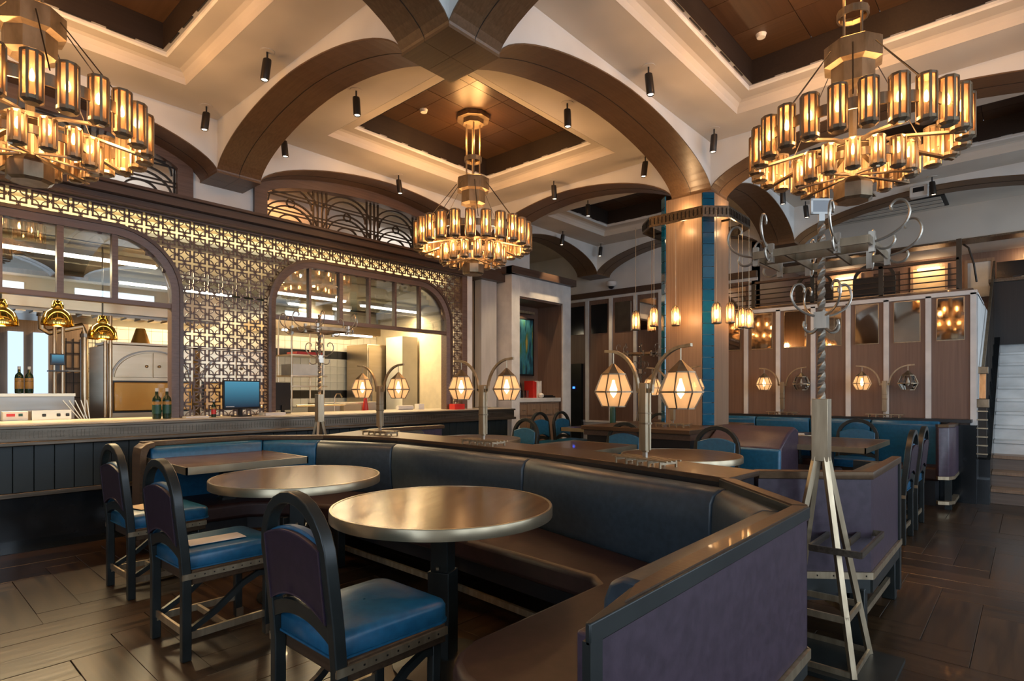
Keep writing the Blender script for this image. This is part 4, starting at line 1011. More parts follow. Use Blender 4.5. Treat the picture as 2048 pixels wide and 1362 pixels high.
MB().prism([(2.262, .600), (2.71, 1.035), (2.67, 1.07), (2.24, .655)], .37, .843).build('outer_panel', M['purple'], bq)
MB().box(.88, .588, .335, 2.265, .66, .37).build('brass_strip', M['brass'], bq)
MB().prism([(2.265, .59), (2.715, 1.03), (2.70, 1.05), (2.255, .60)], .335, .37).build('brass_strip', M['brass'], bq)
MB().box(.86, .60, .27, 2.27, .66, .335).build('base_rail', M['frame'], bq, bevel=.003)
MB().prism([(2.262, .60), (2.71, 1.035), (2.67, 1.07), (2.24, .655)], .27, .335).build('base_rail', M['frame'], bq)
for x, y in ((.92, .65), (2.22, .65), (2.66, 1.04), (1.6, .65), (1.35, 1.35), (2.26, 1.5), (2.3, 2.6), (2.32, 3.8), (2.2, 4.4), (1.55, 4.66), (1.55, 5.3)):
    MB().box(x-.03, y-.03, 0, x+.03, y+.03, .30).build('leg', M['frame'], bq, bevel=.004)
MB().prism([(2.30, 1.62), (2.36, 2.6), (2.38, 3.9), (2.4, 3.9), (2.38, 2.6), (2.32, 1.6)], .10, .135).build('stretcher', M['brass'], bq)
MB().box(.92, .64, .10, 2.2, .66, .135).build('stretcher', M['brass'], bq)
# far arm rail and bull-nosed end
MB().prism([(1.47, 5.32), (2.31, 5.32), (2.80, 4.86), (2.86, 4.93), (2.36, 5.42), (1.47, 5.42)], .845, .885).build('top_rail', M['railwood'], bq, bevel=.004)
MB().vprism([(1.53, .885), (1.47, .872), (1.43, .84), (1.42, .78), (1.42, .06), (1.47, .06), (1.47, .78), (1.49, .835), (1.53, .845)], 5.22, 5.42).build('end_bracket', M['railwood'], bq, bevel=.004)
MB().prism([(1.45, 5.36), (2.33, 5.36), (2.82, 4.88), (2.84, 4.9), (2.35, 5.40), (1.45, 5.40)], .1, .845).build('outer_panel', M['purple'], bq)
# lamp ledge between the two banquettes
F = [(2.70, 1.06), (2.76, 1.28), (2.86, 1.72), (2.95, 2.15), (3.01, 2.52), (3.06, 3.2), (3.07, 4.10), (2.98, 4.5), (2.80, 4.87)]
B_ = [(3.07, 1.04), (3.13, 1.28), (3.22, 1.72), (3.30, 2.15), (3.36, 2.52), (3.44, 3.2), (3.50, 3.9), (3.52, 4.6), (3.58, 5.28)]
ld = thing('lamp_ledge', 'dark wood ledge between the two banquettes carrying three lamps', 'ledge', (0, 0, 0))
MB().prism(F+B_[::-1], .86, .887).build('top', M['railwood'], ld, bevel=.003)
MB().prism(F+offset_poly(F, .03)[::-1], .83, .862).build('front_edge', M['black'], ld)
Fi = offset_poly(F, .06); Bi = offset_poly(B_, -.05)
MB().prism(Fi+Bi[::-1], .1, .86).build('body', M['black'], ld)
# second banquette, behind the ledge
C2 = [(4.25, 5.16), (3.70, 5.16), (3.64, 4.6), (3.62, 3.9), (3.56, 3.2), (3.46, 2.5), (3.36, 1.95), (3.22, 1.15), (3.50, .80), (4.28, .80)]
seat2 = [(4.3, 4.65), (4.15, 4.6), (4.12, 3.9), (4.06, 3.2), (3.96, 2.5), (3.86, 1.8), (3.82, 1.5), (3.95, 1.36), (4.28, 1.34)]
b2, Co2 = banquette('curved_banquette', 'banquette behind the lamp ledge with a purple outer back at the aisle', C2, 1, seat2)
R0 = [(3.07, 1.045), (3.42, .595), (4.34, .605)]; R1 = [(3.12, 1.09), (3.45, .65), (4.34, .655)]
MB().prism(R0+R1[::-1], .845, .885).build('top_rail', M['railwood'], b2, bevel=.003)
MB().box(4.28, .605, .06, 4.34, .86, .845).build('end_panel', M['frame'], b2)
MB().prism([(3.43, .608), (4.32, .615), (4.32, .66), (3.45, .66)], .37, .843).build('outer_panel', M['purple'], b2)
MB().prism([(3.08, 1.05), (3.43, .608), (3.47, .64), (3.12, 1.09)], .37, .843).build('outer_panel', M['purple'], b2)
for P0, P1 in (((3.43, .600), (4.34, .607)), ((3.075, 1.045), (3.425, .600))):
    MB().bar((P0[0], P0[1], .352), (P1[0], P1[1], .352), .014, .035).build('brass_strip', M['brass'], b2)
    MB().bar((P0[0], P0[1]+.02, .30), (P1[0], P1[1]+.02, .30), .04, .07).build('base_rail', M['frame'], b2)
rv = MB()
for i in range(7):
    t = (i+.5)/7; rv.box(3.075+.35*t-.004, 1.045-.445*t-.012, .348, 3.075+.35*t+.004, 1.045-.445*t+.002, .356)
rv.build('rivets', M['chain'], b2)
for x, y in ((3.40, .66), (4.28, .66), (3.16, 1.0), (4.2, 1.36), (3.9, 1.5)):
    MB().box(x-.035, y-.035, 0, x+.035, y+.035, .29).build('leg', M['frame'], b2, bevel=.004)
MB().bar((3.45, .66, .12), (4.25, .66, .12), .02, .035).build('stretcher', M['brass'], b2)
MB().bar((3.42, .66, .12), (4.1, 1.3, .12), .02, .035).build('stretcher', M['brass'], b2)
MB().box(3.6, 5.24, .845, 4.62, 5.34, .885).build('top_rail', M['railwood'], b2, bevel=.004)
MB().box(3.6, 5.27, .1, 4.60, 5.32, .845).build('outer_panel', M['purple'], b2)
# bench beside the column plinth
pb = thing('plinth_bench', 'bench with blue end and purple back beside the tiled column', 'bench', (5.68, 2.2, 0))
MB().box(0, -.46, .10, .05, .30, .745).build('end_panel', M['blue'], pb, bevel=.02)
MB().vprism([(.052, .12), (.62, .12), (.62, .90), (.50, .935), (.30, .88), (.052, .755)], -.45, .29, 'y').build('outer_back', M['purple'], pb, bevel=.02)
MB().box(.64, -.62, .22, 1.7, .28, .43).build('seat', M['plum'], pb, bevel=.03)
plh = thing('column_plinth', 'dark boxed plinth around the tiled column carrying a lamp', 'plinth', (0, 0, 0))
MB().box(5.45, 2.52, 0, 7.15, 3.75, .86).build('body', M['black'], plh)
MB().box(5.40, 2.50, .86, 7.2, 3.80, .905).build('top', M['railwood'], plh, bevel=.004)
MB().box(5.43, 2.505, .80, 7.17, 3.78, .86).build('fascia', M['cornice'], plh)
# long bench along the partition
lb_ = thing('long_bench', 'long blue bench running under the mirrored partition', 'bench', (0, 0, 0))
y = .78
for i in range(4):
    MB().vprism([(8.28, .42), (8.22, .90), (8.26, .94), (8.44, .94), (8.44, .42)], y+.004, y+.68, 'y').build('back_cushion', M['blue'], lb_, bevel=.015); y += .69
MB().box(7.98, .75, .28, 8.32, 3.55, .44).build('seat', M['plum'], lb_, bevel=.03)
MB().box(8.02, .8, .0, 8.4, 3.5, .28).build('seat_box', M['black'], lb_)
MB().box(8.34, .50, .93, 8.62, 3.6, .965).build('top_rail', M['black'], lb_)
pe = MB(); pts = [(8.44, .62), (7.92, .62), (7.80, .66), (7.76, .75)]
strip(pe, pts, offset_poly(pts, .07), .36, .90); pe.build('end_panel', M['purple'], lb_, bevel=.01)
for z in (.33, .06):
    strip(MB(), offset_poly(pts, -.005), offset_poly(pts, .05), z, z+.035).build('brass_band', M['brass'], lb_)
MB().box(7.86, .64, 0, 7.92, .70, .36).build('leg', M['frame'], lb_)
strip(MB(), pts, offset_poly(pts, .07), .90, .93).build('end_rail', M['railwood'], lb_)

# ================================================================ TABLE LAMPS
def shade(parent, x, y, z, lit=True, big=1.0):
    big *= 1.17
    """octagonal double-cone lantern hanging at (x,y), centre height z"""
    s = thing_part = D.objects.new('lamp_shade', None); COL.objects.link(s); s.parent = parent; s.location = (x, y, z); s.empty_display_size = .05
    R = .092*big; rt, rb = .058*big, .056*big; h1, h2 = .082*big, .068*big; n = 8
    fr = MB()
    for k in range(n):
        a = pi/n+2*pi*k/n; ca, sa = cos(a), sin(a); p = (rt*ca, rt*sa, h1); q = (R*ca, R*sa, 0); r_ = (rb*ca, rb*sa, -h2); o_ = (ca, sa, 0)
        fr.bar(p, q, .006, .006, o_); fr.bar(q, r_, .006, .006, o_)
        a2 = a+2*pi/n; c2, s2 = cos(a2), sin(a2)
        fr.bar(q, (R*c2, R*s2, 0), .007, .009); fr.bar(p, (rt*c2, rt*s2, h1), .007); fr.bar(r_, (rb*c2, rb*s2, -h2), .006)
    fr.build('shade_frame', M['fixture'], s)
    MB().lathe([(rt*1.04, h1), (rt*.5, h1+.028*big), (.008, h1+.05*big)], n, ph=pi/n).build('cap', M['fixture'], s)
    g = MB().lathe([(rb*.98, -h2), (R*.98, 0), (rt*.98, h1)], n, ph=pi/n, cap=False); g.build('mica_panels', M['mica2'] if lit else M['clearglass'], s, recalc=False)
    MB().lathe([(.001, -.035), (.018, -.01), (.022, .015), (.010, .05), (.006, .07)], 10, cap=False).build('bulb', M['bulb2'] if lit else M['bulboff'], s, smooth=True)
    MB().lathe([(.003, h1+.04*big), (.003, .19*big)], 6).build('hanger', M['brass'], s)
def table_lamp(loc, rz, label, sc=1.0, lit=(True, True), big=1.0):
    t = thing('table_lamp', label, 'lamp', loc, rz, 'two-armed brass lantern lamps')
    # slatted brass foot
    ft = MB()
    for i, yy in enumerate((-.16, -.08, 0, .08, .16)): MB().box(-.07, yy-.005, .018, .07, yy+.005, .034).box(-.07, yy-.005, 0, -.06, yy+.005, .02).box(.06, yy-.005, 0, .07, yy+.005, .02).build('foot_slat', M['brass'], t)
    for xx in (-.055, -.018, .018, .055): MB().box(xx-.006, -.20, .034, xx+.006, .20, .042).build('foot_bar', M['brass'], t)
    MB().box(-.008, -.012, .03, .008, .012, .09).build('stem', M['nickel'], t)
    MB().box(-.024, -.024, .08, -.010, .024, .455).box(.010, -.024, .08, .024, .024, .455).box(-.012, -.018, .07, .012, .018, .45).build('post', M['brass'], t, bevel=.002)
    MB().box(-.027, -.027, .225, .027, .027, .235).box(-.027, -.027, .285, .027, .027, .29).build('post_band', M['fixture'], t)
    for s_ in (-1, 1):
        pts = [(0, s_*(.055+.26*(1-cos(a))), .425+.225*sin(a)) for a in [pi/2*k/10 for k in range(11)]]
        pts = [(0, s_*.022, .425)]+pts[0:]+[(0, s_*.345, .652)]
        pts = [(0, s_*.05, .41)]+[(0, s_*(.05+.225*(1-cos(a))), .41+.235*sin(a)) for a in [pi/2*k/10 for k in range(1, 11)]]+[(0, s_*.31, .648)]
        MB().sweep(pts, (1, 0, 0), .018, .016).build('arm', M['brass'], t)
        MB().box(-.009, min(s_*.02, s_*.055), .40, .009, max(s_*.02, s_*.055), .425).build('arm_bracket', M['brass'], t)
        shade(t, 0, s_*.243, .645-.222*big, lit[0 if s_ > 0 else 1], big)
        if lit[0 if s_ > 0 else 1]:
            v = Matrix.Rotation(rz, 3, 'Z') @ Vector((0, s_*.243, 0))
            point('lamp_light', (loc[0]+v.x, loc[1]+v.y, loc[2]+.645-.222*big+.01), .8, (1, .66, .36), .03)
    return t
table_lamp((2.885, 1.597, .887), -.22, 'largest two-lantern brass lamp, on the near end of the ledge', big=1.08)
table_lamp((3.12, 3.10, .887), 0.0, 'two-lantern brass lamp in the middle of the ledge, before the bar end')
table_lamp((3.17, 4.50, .887), .12, 'two-lantern brass lamp at the bar end of the ledge')
table_lamp((5.80, 2.88, .905), 0, 'lamp on the column plinth, partly hidden by the largest lamp')
table_lamp((8.42, 2.55, .965), 0, 'far lamp on the bench rail with its left lantern lit, nearer the column', lit=(True, False))
table_lamp((8.42, 1.35, .965), 0, 'far lamp on the bench rail with its left lantern lit, nearer the stairs', lit=(True, False))

# ================================================================ COAT RACKS
def coat_rack(loc, rz, label, sign=False):
    t = thing('coat_rack', label, 'coat rack', loc, rz, 'brass coat racks')
    MB().box(-.22, -.31, 0, .22, .22, .02).build('base_plate', M['frame'], t)
    for sx in (-1, 1):
        for sy in (-1, 1):
            MB().bar((sx*.17, sy*.17, .02), (sx*.02, sy*.02, .98), .024, .024, (sx, sy, 0)).build('leg', M['brass'], t)
    for z, h in ((.03, .17), (.26, .138), (.28, .135)):
        if z == .28: continue
        for p, q in (((-h, -h), (h, -h)), ((h, -h), (h, h)), ((h, h), (-h, h)), ((-h, h), (-h, -h))):
            MB().bar((p[0], p[1], z), (q[0], q[1], z), .012, .03).build('foot_rail', M['brass'], t)
    # umbrella tray
    for p, q in (((-.12, -.19), (.40, -.19)), ((.40, -.19), (.40, .02)), ((.40, .02), (-.12, .02)), ((.1, -.10), (.40, -.10)), ((-.12, -.19), (-.12, .02))):
        MB().bar((p[0], p[1], .56), (q[0], q[1], .56), .012, .03).build('tray_rail', M['bronze'], t)
    MB().box(-.036, -.036, .96, .036, .036, 1.26).build('square_sleeve', M['brass'], t, bevel=.002)
    # barley-twist pole
    n = 48; m = 4; vs = []
    for i in range(n+1):
        z = 1.26+.86*i/n; a = i*.55
        vs += [(.019*cos(a+pi/2*k), .019*sin(a+pi/2*k), z) for k in range(m)]
    MB().add(vs, [(i*m+k, i*m+(k+1) % m, (i+1)*m+(k+1) % m, (i+1)*m+k) for i in range(n) for k in range(m)]).build('twisted_pole', M['nickel'], t)
    # lower hook cluster
    def hook(mb, a, z, r, drop=False):
        ca, sa = cos(a), sin(a)
        pr = [(.03, 0), (.08, .015), (.13, .05), (.15, .10), (.135, .145), (.105, .155), (.085, .135), (.09, .115)] if not drop else [(.03, -.02), (.07, -.045), (.11, -.04), (.13, -.01), (.125, .015)]
        Q = []
        for i in range(len(pr)-1):
            p0, p1, p2, p3 = pr[max(i-1, 0)], pr[i], pr[i+1], pr[min(i+2, len(pr)-1)]
            for t in (0, .25, .5, .75):
                Q.append(tuple(.5*(2*p1[q]+(p2[q]-p0[q])*t+(2*p0[q]-5*p1[q]+4*p2[q]-p3[q])*t*t+(3*p1[q]-p0[q]-3*p2[q]+p3[q])*t**3) for q in (0, 1)))
        Q.append(pr[-1])
        return mb.tube([(ca*u*r, sa*u*r, z+v*r) for u, v in Q], .0058, 6)
    for k in range(4):
        a = pi/4+pi/2*k
        hook(MB(), a, 1.66, 1.0).build('hook', M['nickel'], t); hook(MB(), a+.2, 1.62, .8, True).build('small_hook', M['nickel'], t)
    MB().box(-.028, -.028, 1.60, .028, .028, 1.68).build('hook_collar', M['nickel'], t)
    # top frame
    zt = 1.95
    for x in (-.23, -.07, .23): MB().bar((x, -.24, zt), (x, .24, zt), .010, .035).build('frame_bar', M['fixture'], t)
    for yy in (-.24, -.08, .10, .24): MB().bar((-.23, yy, zt), (.23, yy, zt), .010, .035).build('cross_bar', M['fixture'], t)
    for (x, y, a) in ((-.23, .16, pi), (-.23, -.12, pi), (.23, .12, 0), (.23, -.16, 0), (-.2, .24, pi/2), (.16, .24, pi/2), (-.16, -.24, -pi/2), (.2, -.24, -pi/2)):
        h = MB(); hook(h, 0, 0, 1.05); h.move(0, 0, 0, a); h.move(x-.02*cos(a), y-.02*sin(a), zt); h.build('scroll_hook', M['nickel'], t)
        h = MB(); hook(h, 0, 0, .8, True); h.move(0, 0, 0, a); h.move(x-.02*cos(a), y-.02*sin(a), zt); h.build('small_hook', M['nickel'], t)
        MB().box(x-.012, y-.012, zt-.045, x+.012, y+.012, zt+.045).build('hook_plate', M['nickel'], t)
    if sign:
        s = D.objects.new('sign_frame', None); COL.objects.link(s); s.parent = t; s.location = (0, 0, 2.12); s.rotation_euler = (0, 0, radians(41.95-90)-rz)
        MB().box(-.014, -.006, 0, .014, .006, .035).build('neck', M['trimwhite'], s)
        MB().box(-.053, -.006, .035, -.043, .006, .11).box(.043, -.006, .035, .053, .006, .11).box(-.053, -.006, .035, .053, .006, .045).box(-.053, -.006, .10, .053, .006, .11).build('rim', M['trimwhite'], s)
        MB().box(-.043, -.003, .045, .043, .003, .10).build('face', M['slot'], s)
    return t
coat_rack((3.085, .755, 0), 0, 'tall brass coat rack with a blank sign frame beside the near banquette corner', True)
coat_rack((3.25, 5.72, 0), 0, 'brass coat rack standing between the banquettes and the bar')
coat_rack((9.15, 5.15, 0), .2, 'dim far coat rack against the back wall panels')

# ================================================================ KITCHEN INSIDE
S('floor_kitchen', MB().box(-3.1, 6.9, -.01, 7.0, 10.2, .0), M['kblack'], 'dark kitchen floor')
# tiled back wall: real tiles on the right part
tw = thing('tiled_wall', 'white square tiled kitchen wall with black bands', 'tiled wall', (0, 10.0, 0), 0, None, 'structure')
MB().box(2.0, .0, 0, 7.0, .12, 2.86).build('grout_bed', M['kgrout'], tw)
tw2 = MB().box(-.0725, -.006, -.0725, .0725, .006, .0725).mesh('tile', M['ktile']); tw3 = MB().box(-.0725, -.006, -.0725, .0725, .006, .0725).mesh('tile', M['kblack'])
for i in range(16):
    for j in range(12):
        x = 4.62+i*.15; z = 1.08+j*.15
        inst('tile', tw3 if j in (1, 6) else tw2, tw, (x, -.006, z))
bk = MB()
for i in range(17):
    for j in range(12):
        x = 2.05+i*.15; z = 1.08+j*.15; bk.box(x-.0725, -.012, z-.0725, x+.0725, 0, z+.0725)
o = bk.build('tile_field', M['ktile'], tw); o['kind'] = 'stuff'
S('wall_kitchen_left', MB().box(-3.1, 9.6, 0, 2.0, 9.7, 2.86), M['veneer_z'], 'wooden kitchen wall behind the left opening')
for i, (x0, x1) in enumerate(((1.16, 1.31), (1.41, 1.56), (.86, 1.0))):
    S('window_%d' % (6+i), MB().box(x0, 9.57, 1.15, x1, 9.6, 2.05), M['sky'], 'narrow frosted kitchen window glowing pale blue, ' + ('left of the wooden pier', 'right of the wooden pier', 'cut by the left edge')[i])
S('wall_kitchen_right', MB().box(6.95, 6.9, 0, 7.0, 10.2, 2.86), M['kwall'], 'side wall of the kitchen')
# light battens
for x, y, ln, lb2 in ((1.0, 7.75, 2.6, 'over the left opening'), (4.6, 8.4, 1.3, 'left in the second opening'), (6.5, 8.6, 1.7, 'right in the second opening'), (3.0, 9.2, 1.5, 'behind the lattice'), (5.3, 9.3, 1.2, 'deepest in the second opening')):
    t = thing('light_batten', 'long bright fluorescent batten on the kitchen ceiling '+lb2, 'ceiling light', (x, y, 2.76), 0, 'kitchen battens')
    MB().box(-ln/2, -.05, .02, ln/2, .05, .08).build('body', M['trimwhite'], t); MB().box(-ln/2+.02, -.03, -.01, ln/2-.02, .03, .02).build('tube', M['tube'], t)
# hood
hd = thing('extractor_hood', 'big steel extractor hood hanging over the left cooking line', 'hood', (0, 0, 0))
MB().box(.1, 7.7, 2.22, 3.0, 8.9, 2.50).build('canopy', M['steel'], hd); MB().box(.1, 7.68, 2.17, 3.0, 7.72, 2.24).build('lip', M['steel'], hd); MB().box(.1, 7.74, 2.14, 3.0, 8.9, 2.18).build('filters', M['steeldark'], hd)
for i in range(18): MB().box(.3+i*.14, 7.76, 2.125, .38+i*.14, 8.0, 2.142).build('filter_slat', M['steel'], hd)
h2 = thing('extractor_hood', 'smaller steel hood behind the second opening', 'hood', (0, 0, 0))
MB().box(4.1, 8.5, 2.25, 6.0, 9.6, 2.42).box(4.9, 8.9, 2.42, 5.3, 9.3, 2.87).build('canopy', M['steel'], h2); MB().box(4.3, 8.6, 2.235, 5.0, 8.7, 2.25).box(5.2, 8.6, 2.235, 5.9, 8.7, 2.25).build('hood_light', M['tube'], h2)
# duct pipes
dp = thing('vent_pipe', 'bent steel pipe crossing below the big hood', 'pipe', (0, 0, 0))
MB().tube([(1.62, 7.95, 1.0), (1.62, 7.95, 1.95), (1.60, 7.95, 2.03), (1.3, 7.95, 1.93), (1.24, 7.95, 1.97), (1.24, 7.95, 2.16)], .035, 10).build('tube', M['steel'], dp, smooth=True)
MB().lathe([(.045, 1.9), (.045, 1.94)], 10, (1.62, 7.95)).lathe([(.045, 2.1), (.045, 2.14)], 10, (1.24, 7.95)).build('flange', M['steeldark'], dp)
up = thing('steel_upright', 'slim steel upright with two poles left of the copper oven', 'rack', (1.66, 7.7, 0))
for x in (-.35, -.28, .10, .15): MB().lathe([(.018, 1.0), (.018, 2.14)], 8, (x, 0)).build('pole', M['steel'], up)
gr = thing('hanging_grid', 'wire utensil grid on the wall left of the copper oven', 'rack', (1.75, 9.588, 0))
for i in range(7): MB().box(i*.08, 0, 1.15, i*.08+.008, .01, 2.0).build('wire', M['chain'], gr)
for z in (1.2, 1.4, 1.6, 1.8, 1.95): MB().box(-.02, 0, z, .52, .01, z+.008).build('wire', M['chain'], gr)
MB().box(-.05, -.15, 1.55, .55, .0, 1.57).build('shelf', M['steeldark'], gr)
# oven
ov = thing('copper_oven', 'stainless oven cabinet with arched doors above a copper coloured door', 'oven', (1.90, 8.2, 0))
MB().box(0, 0, .9, .95, .9, 1.86).build('cabinet', M['steel'], ov, bevel=.01)
MB().box(-.02, -.04, 1.86, 1.0, .5, 1.885).build('top_shelf', M['steel'], ov)
MB().vprism([(.10, 1.45), (.58+.0, 1.45)]+[(.58-0*0, 1.45)], -.001, 0) if False else None
for s_ in (-1, 1):
    pts = [(.47+s_*.006, 1.46)]+[(.47+s_*(.006+.40*sin(a)), 1.46+.31*cos(a)) for a in [pi/2*k/12 for k in range(13)]]
    d = MB().vprism(pts if s_ < 0 else pts[::-1], -.02, .0).build('arched_door', M['steel'], ov, bevel=.003)
    MB().sphere((.47+s_*.07, -.035, 1.60), .018, 8, 6).build('knob', M['steel'], d)
MB().sweep([(.47+.43*cos(a), -.012, 1.46+.335*sin(a)) for a in [pi*k/20 for k in range(21)]], (0, 1, 0), .02, .018).build('arch_trim', M['steeldark'], ov)
dd = MB().box(.05, -.05, 1.05, .92, .0, 1.40).build('copper_door', M['copper'], ov, bevel=.012)
MB().box(.03, -.02, 1.03, .94, .01, 1.42).build('door_surround', M['black'], ov)
MB().tube([(.16, -.09, 1.355), (.84, -.09, 1.355)], .012, 8).build('handle', M['steel'], dd); MB().lathe([(.035, 0), (.035, .02)], 16).build('dial', M['paper'], dd)
dl = dd.children[-1]; dl.rotation_euler = (pi/2, 0, 0); dl.location = (.47, -.05, 1.20)
ov['label'] = 'stainless oven cabinet with arched doors above a copper door, seen in the left opening'
ov2 = copy_tree(ov); ov2.location = (2.92, 8.2, 0); ov2['label'] = 'second oven cabinet with copper door, seen through the lattice'
# lamp shade on oven
tag(MB().lathe([(.11, 1.886), (.05, 2.08)], 16, (2.28, 8.35)).build('metal_cone', M['copper'], smooth=True), 'gold cone standing on top of the oven cabinet', 'cover')
# heat lamps
hl = thing('heat_lamp', 'x', 'heat lamp')
sh = MB().lathe([(.128, 0), (.130, .01), (.120, .07), (.10, .12), (.062, .155), (.050, .16), (.050, .20), (.045, .205), (.036, .235), (.022, .24)], 24, cap=False).build('dome', M['gold'], hl, smooth=True, recalc=False)
MB().sphere((0, 0, .06), .035, 8, 6).build('bulb', M['bulb2'], hl); MB().lathe([(.008, .24), (.008, .94)], 6).build('cord', M['black'], hl)
copies(hl, [((.80, 7.0, 1.90), 0, 'gold dome heat lamp cut by the left edge'), ((1.212, 7.0, 1.93), 0, 'gold dome heat lamp in the middle of the left opening'), ((1.576, 7.0, 1.82), 0, 'gold dome heat lamp hanging lower, in front of the oven')], 'gold heat lamps over the pass')
# line worktop and appliances on the left
wk = thing('cooking_line', 'stainless cooking line with raised shelf behind the left opening', 'kitchen unit', (0, 0, 0))
MB().box(-1.0, 7.3, 0, 1.85, 8.1, .98).build('body', M['steel'], wk); MB().box(-1.0, 7.55, 1.0, 1.45, 7.75, 1.24).build('backsplash', M['steeldark'], wk); MB().box(-1.0, 7.50, 1.24, 1.45, 7.85, 1.27).build('shelf', M['steel'], wk)
tag(MB().box(1.0, 7.2, 1.0, 1.3, 7.36, 1.10).build('plate_warmer', M['steel']), 'small steel warmer with knobs behind the pass', 'appliance')
cp = thing('control_box', 'small white control box with red display behind the pass', 'appliance', (.90, 6.98, 1.02))
MB().box(-.09, 0, 0, .09, .1, .085).build('housing', M['trimwhite'], cp, bevel=.004); MB().box(-.065, -.003, .04, -.005, 0, .065).build('display', M['red'], cp); MB().box(.02, -.003, .04, .05, 0, .065).build('button', M['label2'], cp)
kb = thing('knob_panel', 'steel control panel with round knobs behind the pass', 'appliance', (1.16, 7.0, 1.02))
MB().box(-.14, 0, 0, .16, .06, .09).build('panel', M['steel'], kb)
for x in (-.05, .06, .13): MB().box(x-.014, -.015, .03, x+.014, 0, .058).build('knob', M['black'], kb, bevel=.005)
tg = thing('pepper_mill', 'steel utensil cluster standing right of the knob panel', 'utensils', (1.45, 7.3, 1.0))
for i in range(5): MB().tube([(.02*i, 0, .0), (.02*i-.14+.03*i, .02, .2)], .007, 5).build('handle', M['steel'], tg)
tag(MB().box(1.6, 6.42, 1.02, 2.5, 6.55, 1.045).build('cutting_board', M['counter']), 'pale long board lying on the pass', 'board') if False else None
# bottles
def bottle(loc, label, sc=1.0, lab='label2', grp='bottles on the pass'):
    t = thing('bottle', label, 'bottle', loc, 0, grp)
    MB().lathe([(.001, 0), (.036, .002), (.038, .02), (.038, .17), (.033, .20), (.014, .225), (.013, .285), (.001, .286)], 16, cap=False).build('glass_body', M['greenglass'], t, smooth=True)
    MB().lathe([(.0385, .05), (.0385, .13)], 16, cap=False).build('label', M[lab], t, smooth=True); MB().lathe([(.0385, .135), (.038, .165)], 16, cap=False).build('neck_label', M['label'], t, smooth=True)
    MB().lathe([(.0145, .26), (.0145, .292)], 10).build('cork', M['paper'], t); t.scale = (sc, sc, sc); return t
bottle((1.893, 6.42, 1.02), 'dark green bottle on the pass, left of the pair', 1.04); bottle((1.983, 6.42, 1.02), 'dark green bottle on the pass, right of the pair', 1.04)
bottle((1.10, 7.7, 1.27), 'dark bottle on the kitchen shelf, right of the pair at the left edge', .95, 'label', 'bottles on the kitchen shelf'); bottle((1.02, 7.7, 1.27), 'dark bottle on the kitchen shelf, cut by the left edge', .95, 'label', 'bottles on the kitchen shelf')
bottle((2.42, 6.40, 1.02), 'small red and clear bottle beside the blue monitor', .62, 'red')
def monitor(loc, rz, w_, h_, name, label, mat, st=.08, tilt=0):
    t = thing(name, label, 'monitor', loc, rz)
    MB().box(-w_/2, 0, st, w_/2, .025, st+h_).build('bezel', M['black'], t, bevel=.004); MB().box(-w_/2+.014, -.003, st+.02, w_/2-.014, 0, st+h_-.014).build('screen', mat, t)
    MB().box(-.02, .02, 0, .02, .045, st+.06).build('neck', M['black'], t); MB().box(-.08, -.05, 0, .08, .08, .012).build('foot', M['black'], t); return t
mn = monitor((2.70, 6.36, 1.02), .25, .45, .31, 'monitor', 'flat monitor with blue screen standing on the pass', M['screen'])
MB().box(-.2, -.004, .105, -.10, -.003, .112).build('status_bar', M['paper'], mn)
monitor((3.35, 6.80, 1.02), pi+.2, .24, .34, 'order_terminal', 'black back of an order terminal in the second opening', M['black'], .04)
monitor((1.33, 7.66, 1.50), 0, .13, .12, 'order_tablet', 'small blue tablet screen beside the steel poles', M['screen'], .07)
# second opening contents
sf = thing('steel_shelf_unit', 'tall steel shelf unit with white trays in the second opening', 'shelf', (4.0, 7.8, 0))
for x, y in ((0, 0), (.5, 0), (0, .4), (.5, .4)): MB().lathe([(.012, .9), (.012, 2.33)], 8, (x, y)).build('upright', M['steel'], sf)
for z in (1.35, 1.5, 1.80): MB().box(-.02, -.02, z, .55, .42, z+.02).build('shelf', M['steel'], sf)
tag(MB().box(4.02, 7.82, 1.52, 4.5, 8.15, 1.68).build('white_bin', M['paper']), 'white bin on the steel shelf unit', 'container')
tag(MB().box(4.08, 7.8, 1.82, 4.5, 8.1, 1.86).build('red_tray', M['red']), 'red tray on top shelf in the second opening', 'tray')
fx = thing('fridge', 'tall steel refrigerator in the second opening', 'fridge', (6.2, 9.2, 0))
MB().box(0, 0, .05, .62, .7, 2.17).build('cabinet', M['steel'], fx, bevel=.01); MB().box(.02, -.02, .15, .60, 0, 2.1).build('door', M['steel'], fx); MB().box(.06, -.05, 1.1, .08, -.02, 1.6).build('handle', M['steeldark'], fx)
pw = S('wall_tiled_pier', MB().box(6.55, 8.6, 0, 6.9, 9.1, 2.3), M['ktile'], 'white tiled pier at the right of the second opening')
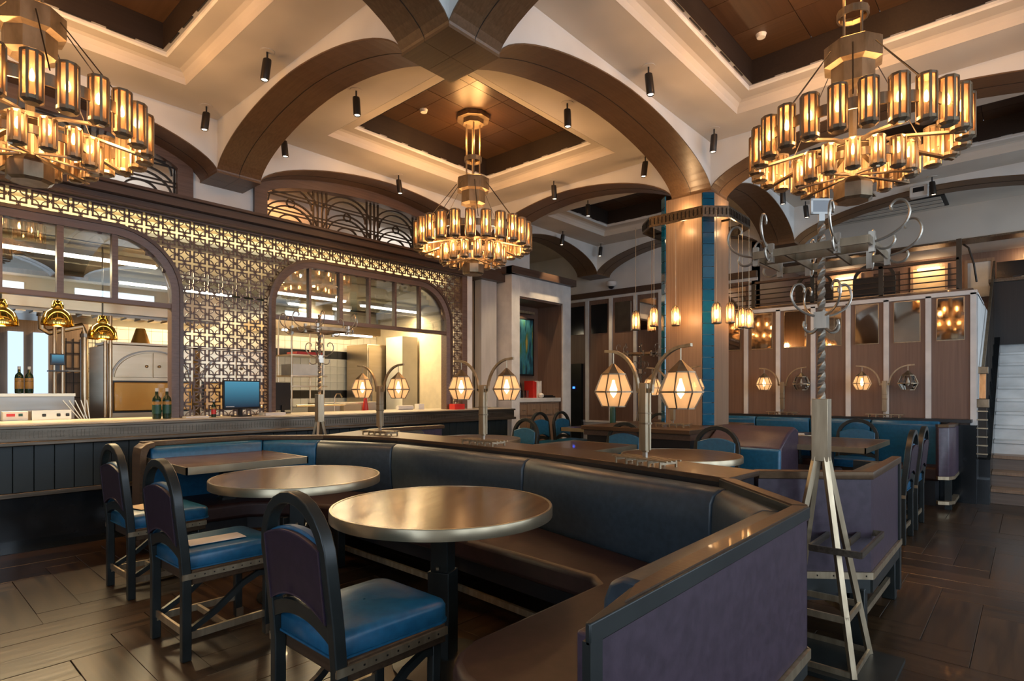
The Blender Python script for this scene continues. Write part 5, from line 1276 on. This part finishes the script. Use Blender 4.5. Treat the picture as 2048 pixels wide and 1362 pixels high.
ct = thing('prep_counter', 'steel prep counter behind the second opening', 'kitchen unit', (0, 0, 0))
MB().box(3.2, 7.4, 0, 6.4, 8.0, .98).build('body', M['steel'], ct); MB().box(4.3, 7.6, .98, 5.4, 7.9, 1.12).build('raised_shelf', M['counter'], ct)
tag(MB().lathe([(.05, .981), (.02, 1.21)], 12, (5.02, 7.5)).build('red_cone', M['red']), 'red squeeze bottle left of the middle lamp', 'bottle')
tag(MB().tube([(5.05, 6.75, 1.05), (5.32, 6.75, 1.05)], .035, 12).build('paper_roll', M['paper'], smooth=True), 'white paper roll lying on the pass', 'roll')
tag(MB().box(5.42, 6.72, 1.02, 5.52, 6.82, 1.10).build('white_carton', M['paper']), 'small white carton right of the paper roll', 'box')
tag(MB().box(5.75, 6.3, 1.02, 5.95, 6.42, 1.10).build('red_box', M['red']), 'small red box on the bar below the lattice edge', 'box')
tag(MB().box(2.95, 6.34, 1.02, 3.18, 6.52, 1.05).build('napkin_stack', M['paper']), 'stack of white napkins right of the blue monitor', 'napkins')
tag(MB().box(2.14, 6.36, 1.02, 2.36, 6.5, 1.035).build('order_pad', M['paper']), 'flat paper pad left of the small red bottle', 'paper')
fa = thing('sink_tap', 'thin curved tap behind the second opening', 'tap', (4.5, 7.5, .98)); MB().tube([(0, 0, 0), (0, 0, .22), (.03, 0, .27), (.09, 0, .27), (.12, 0, .22)], .01, 6).build('spout', M['steel'], fa, smooth=True)
tag(MB().box(4.65, 7.5, .98, 4.95, 7.75, 1.10).build('cardboard_box', M['card']), 'tan box on the prep counter behind the rack pole', 'box')
# green bottle on the far table
t = thing('water_bottle', 'green patterned glass bottle on the far wooden table', 'bottle', (7.35, 4.60, .757)); t.scale = (1, 1, 1)
MB().lathe([(.001, 0), (.042, .002), (.044, .03), (.044, .26), (.035, .30), (.02, .33), (.02, .37), (.001, .372)], 14, cap=False).build('glass_body', M['label2'], t, smooth=True)
MB().lathe([(.045, .08), (.045, .20)], 14, cap=False).build('label', M['paper'], t, smooth=True) if False else None
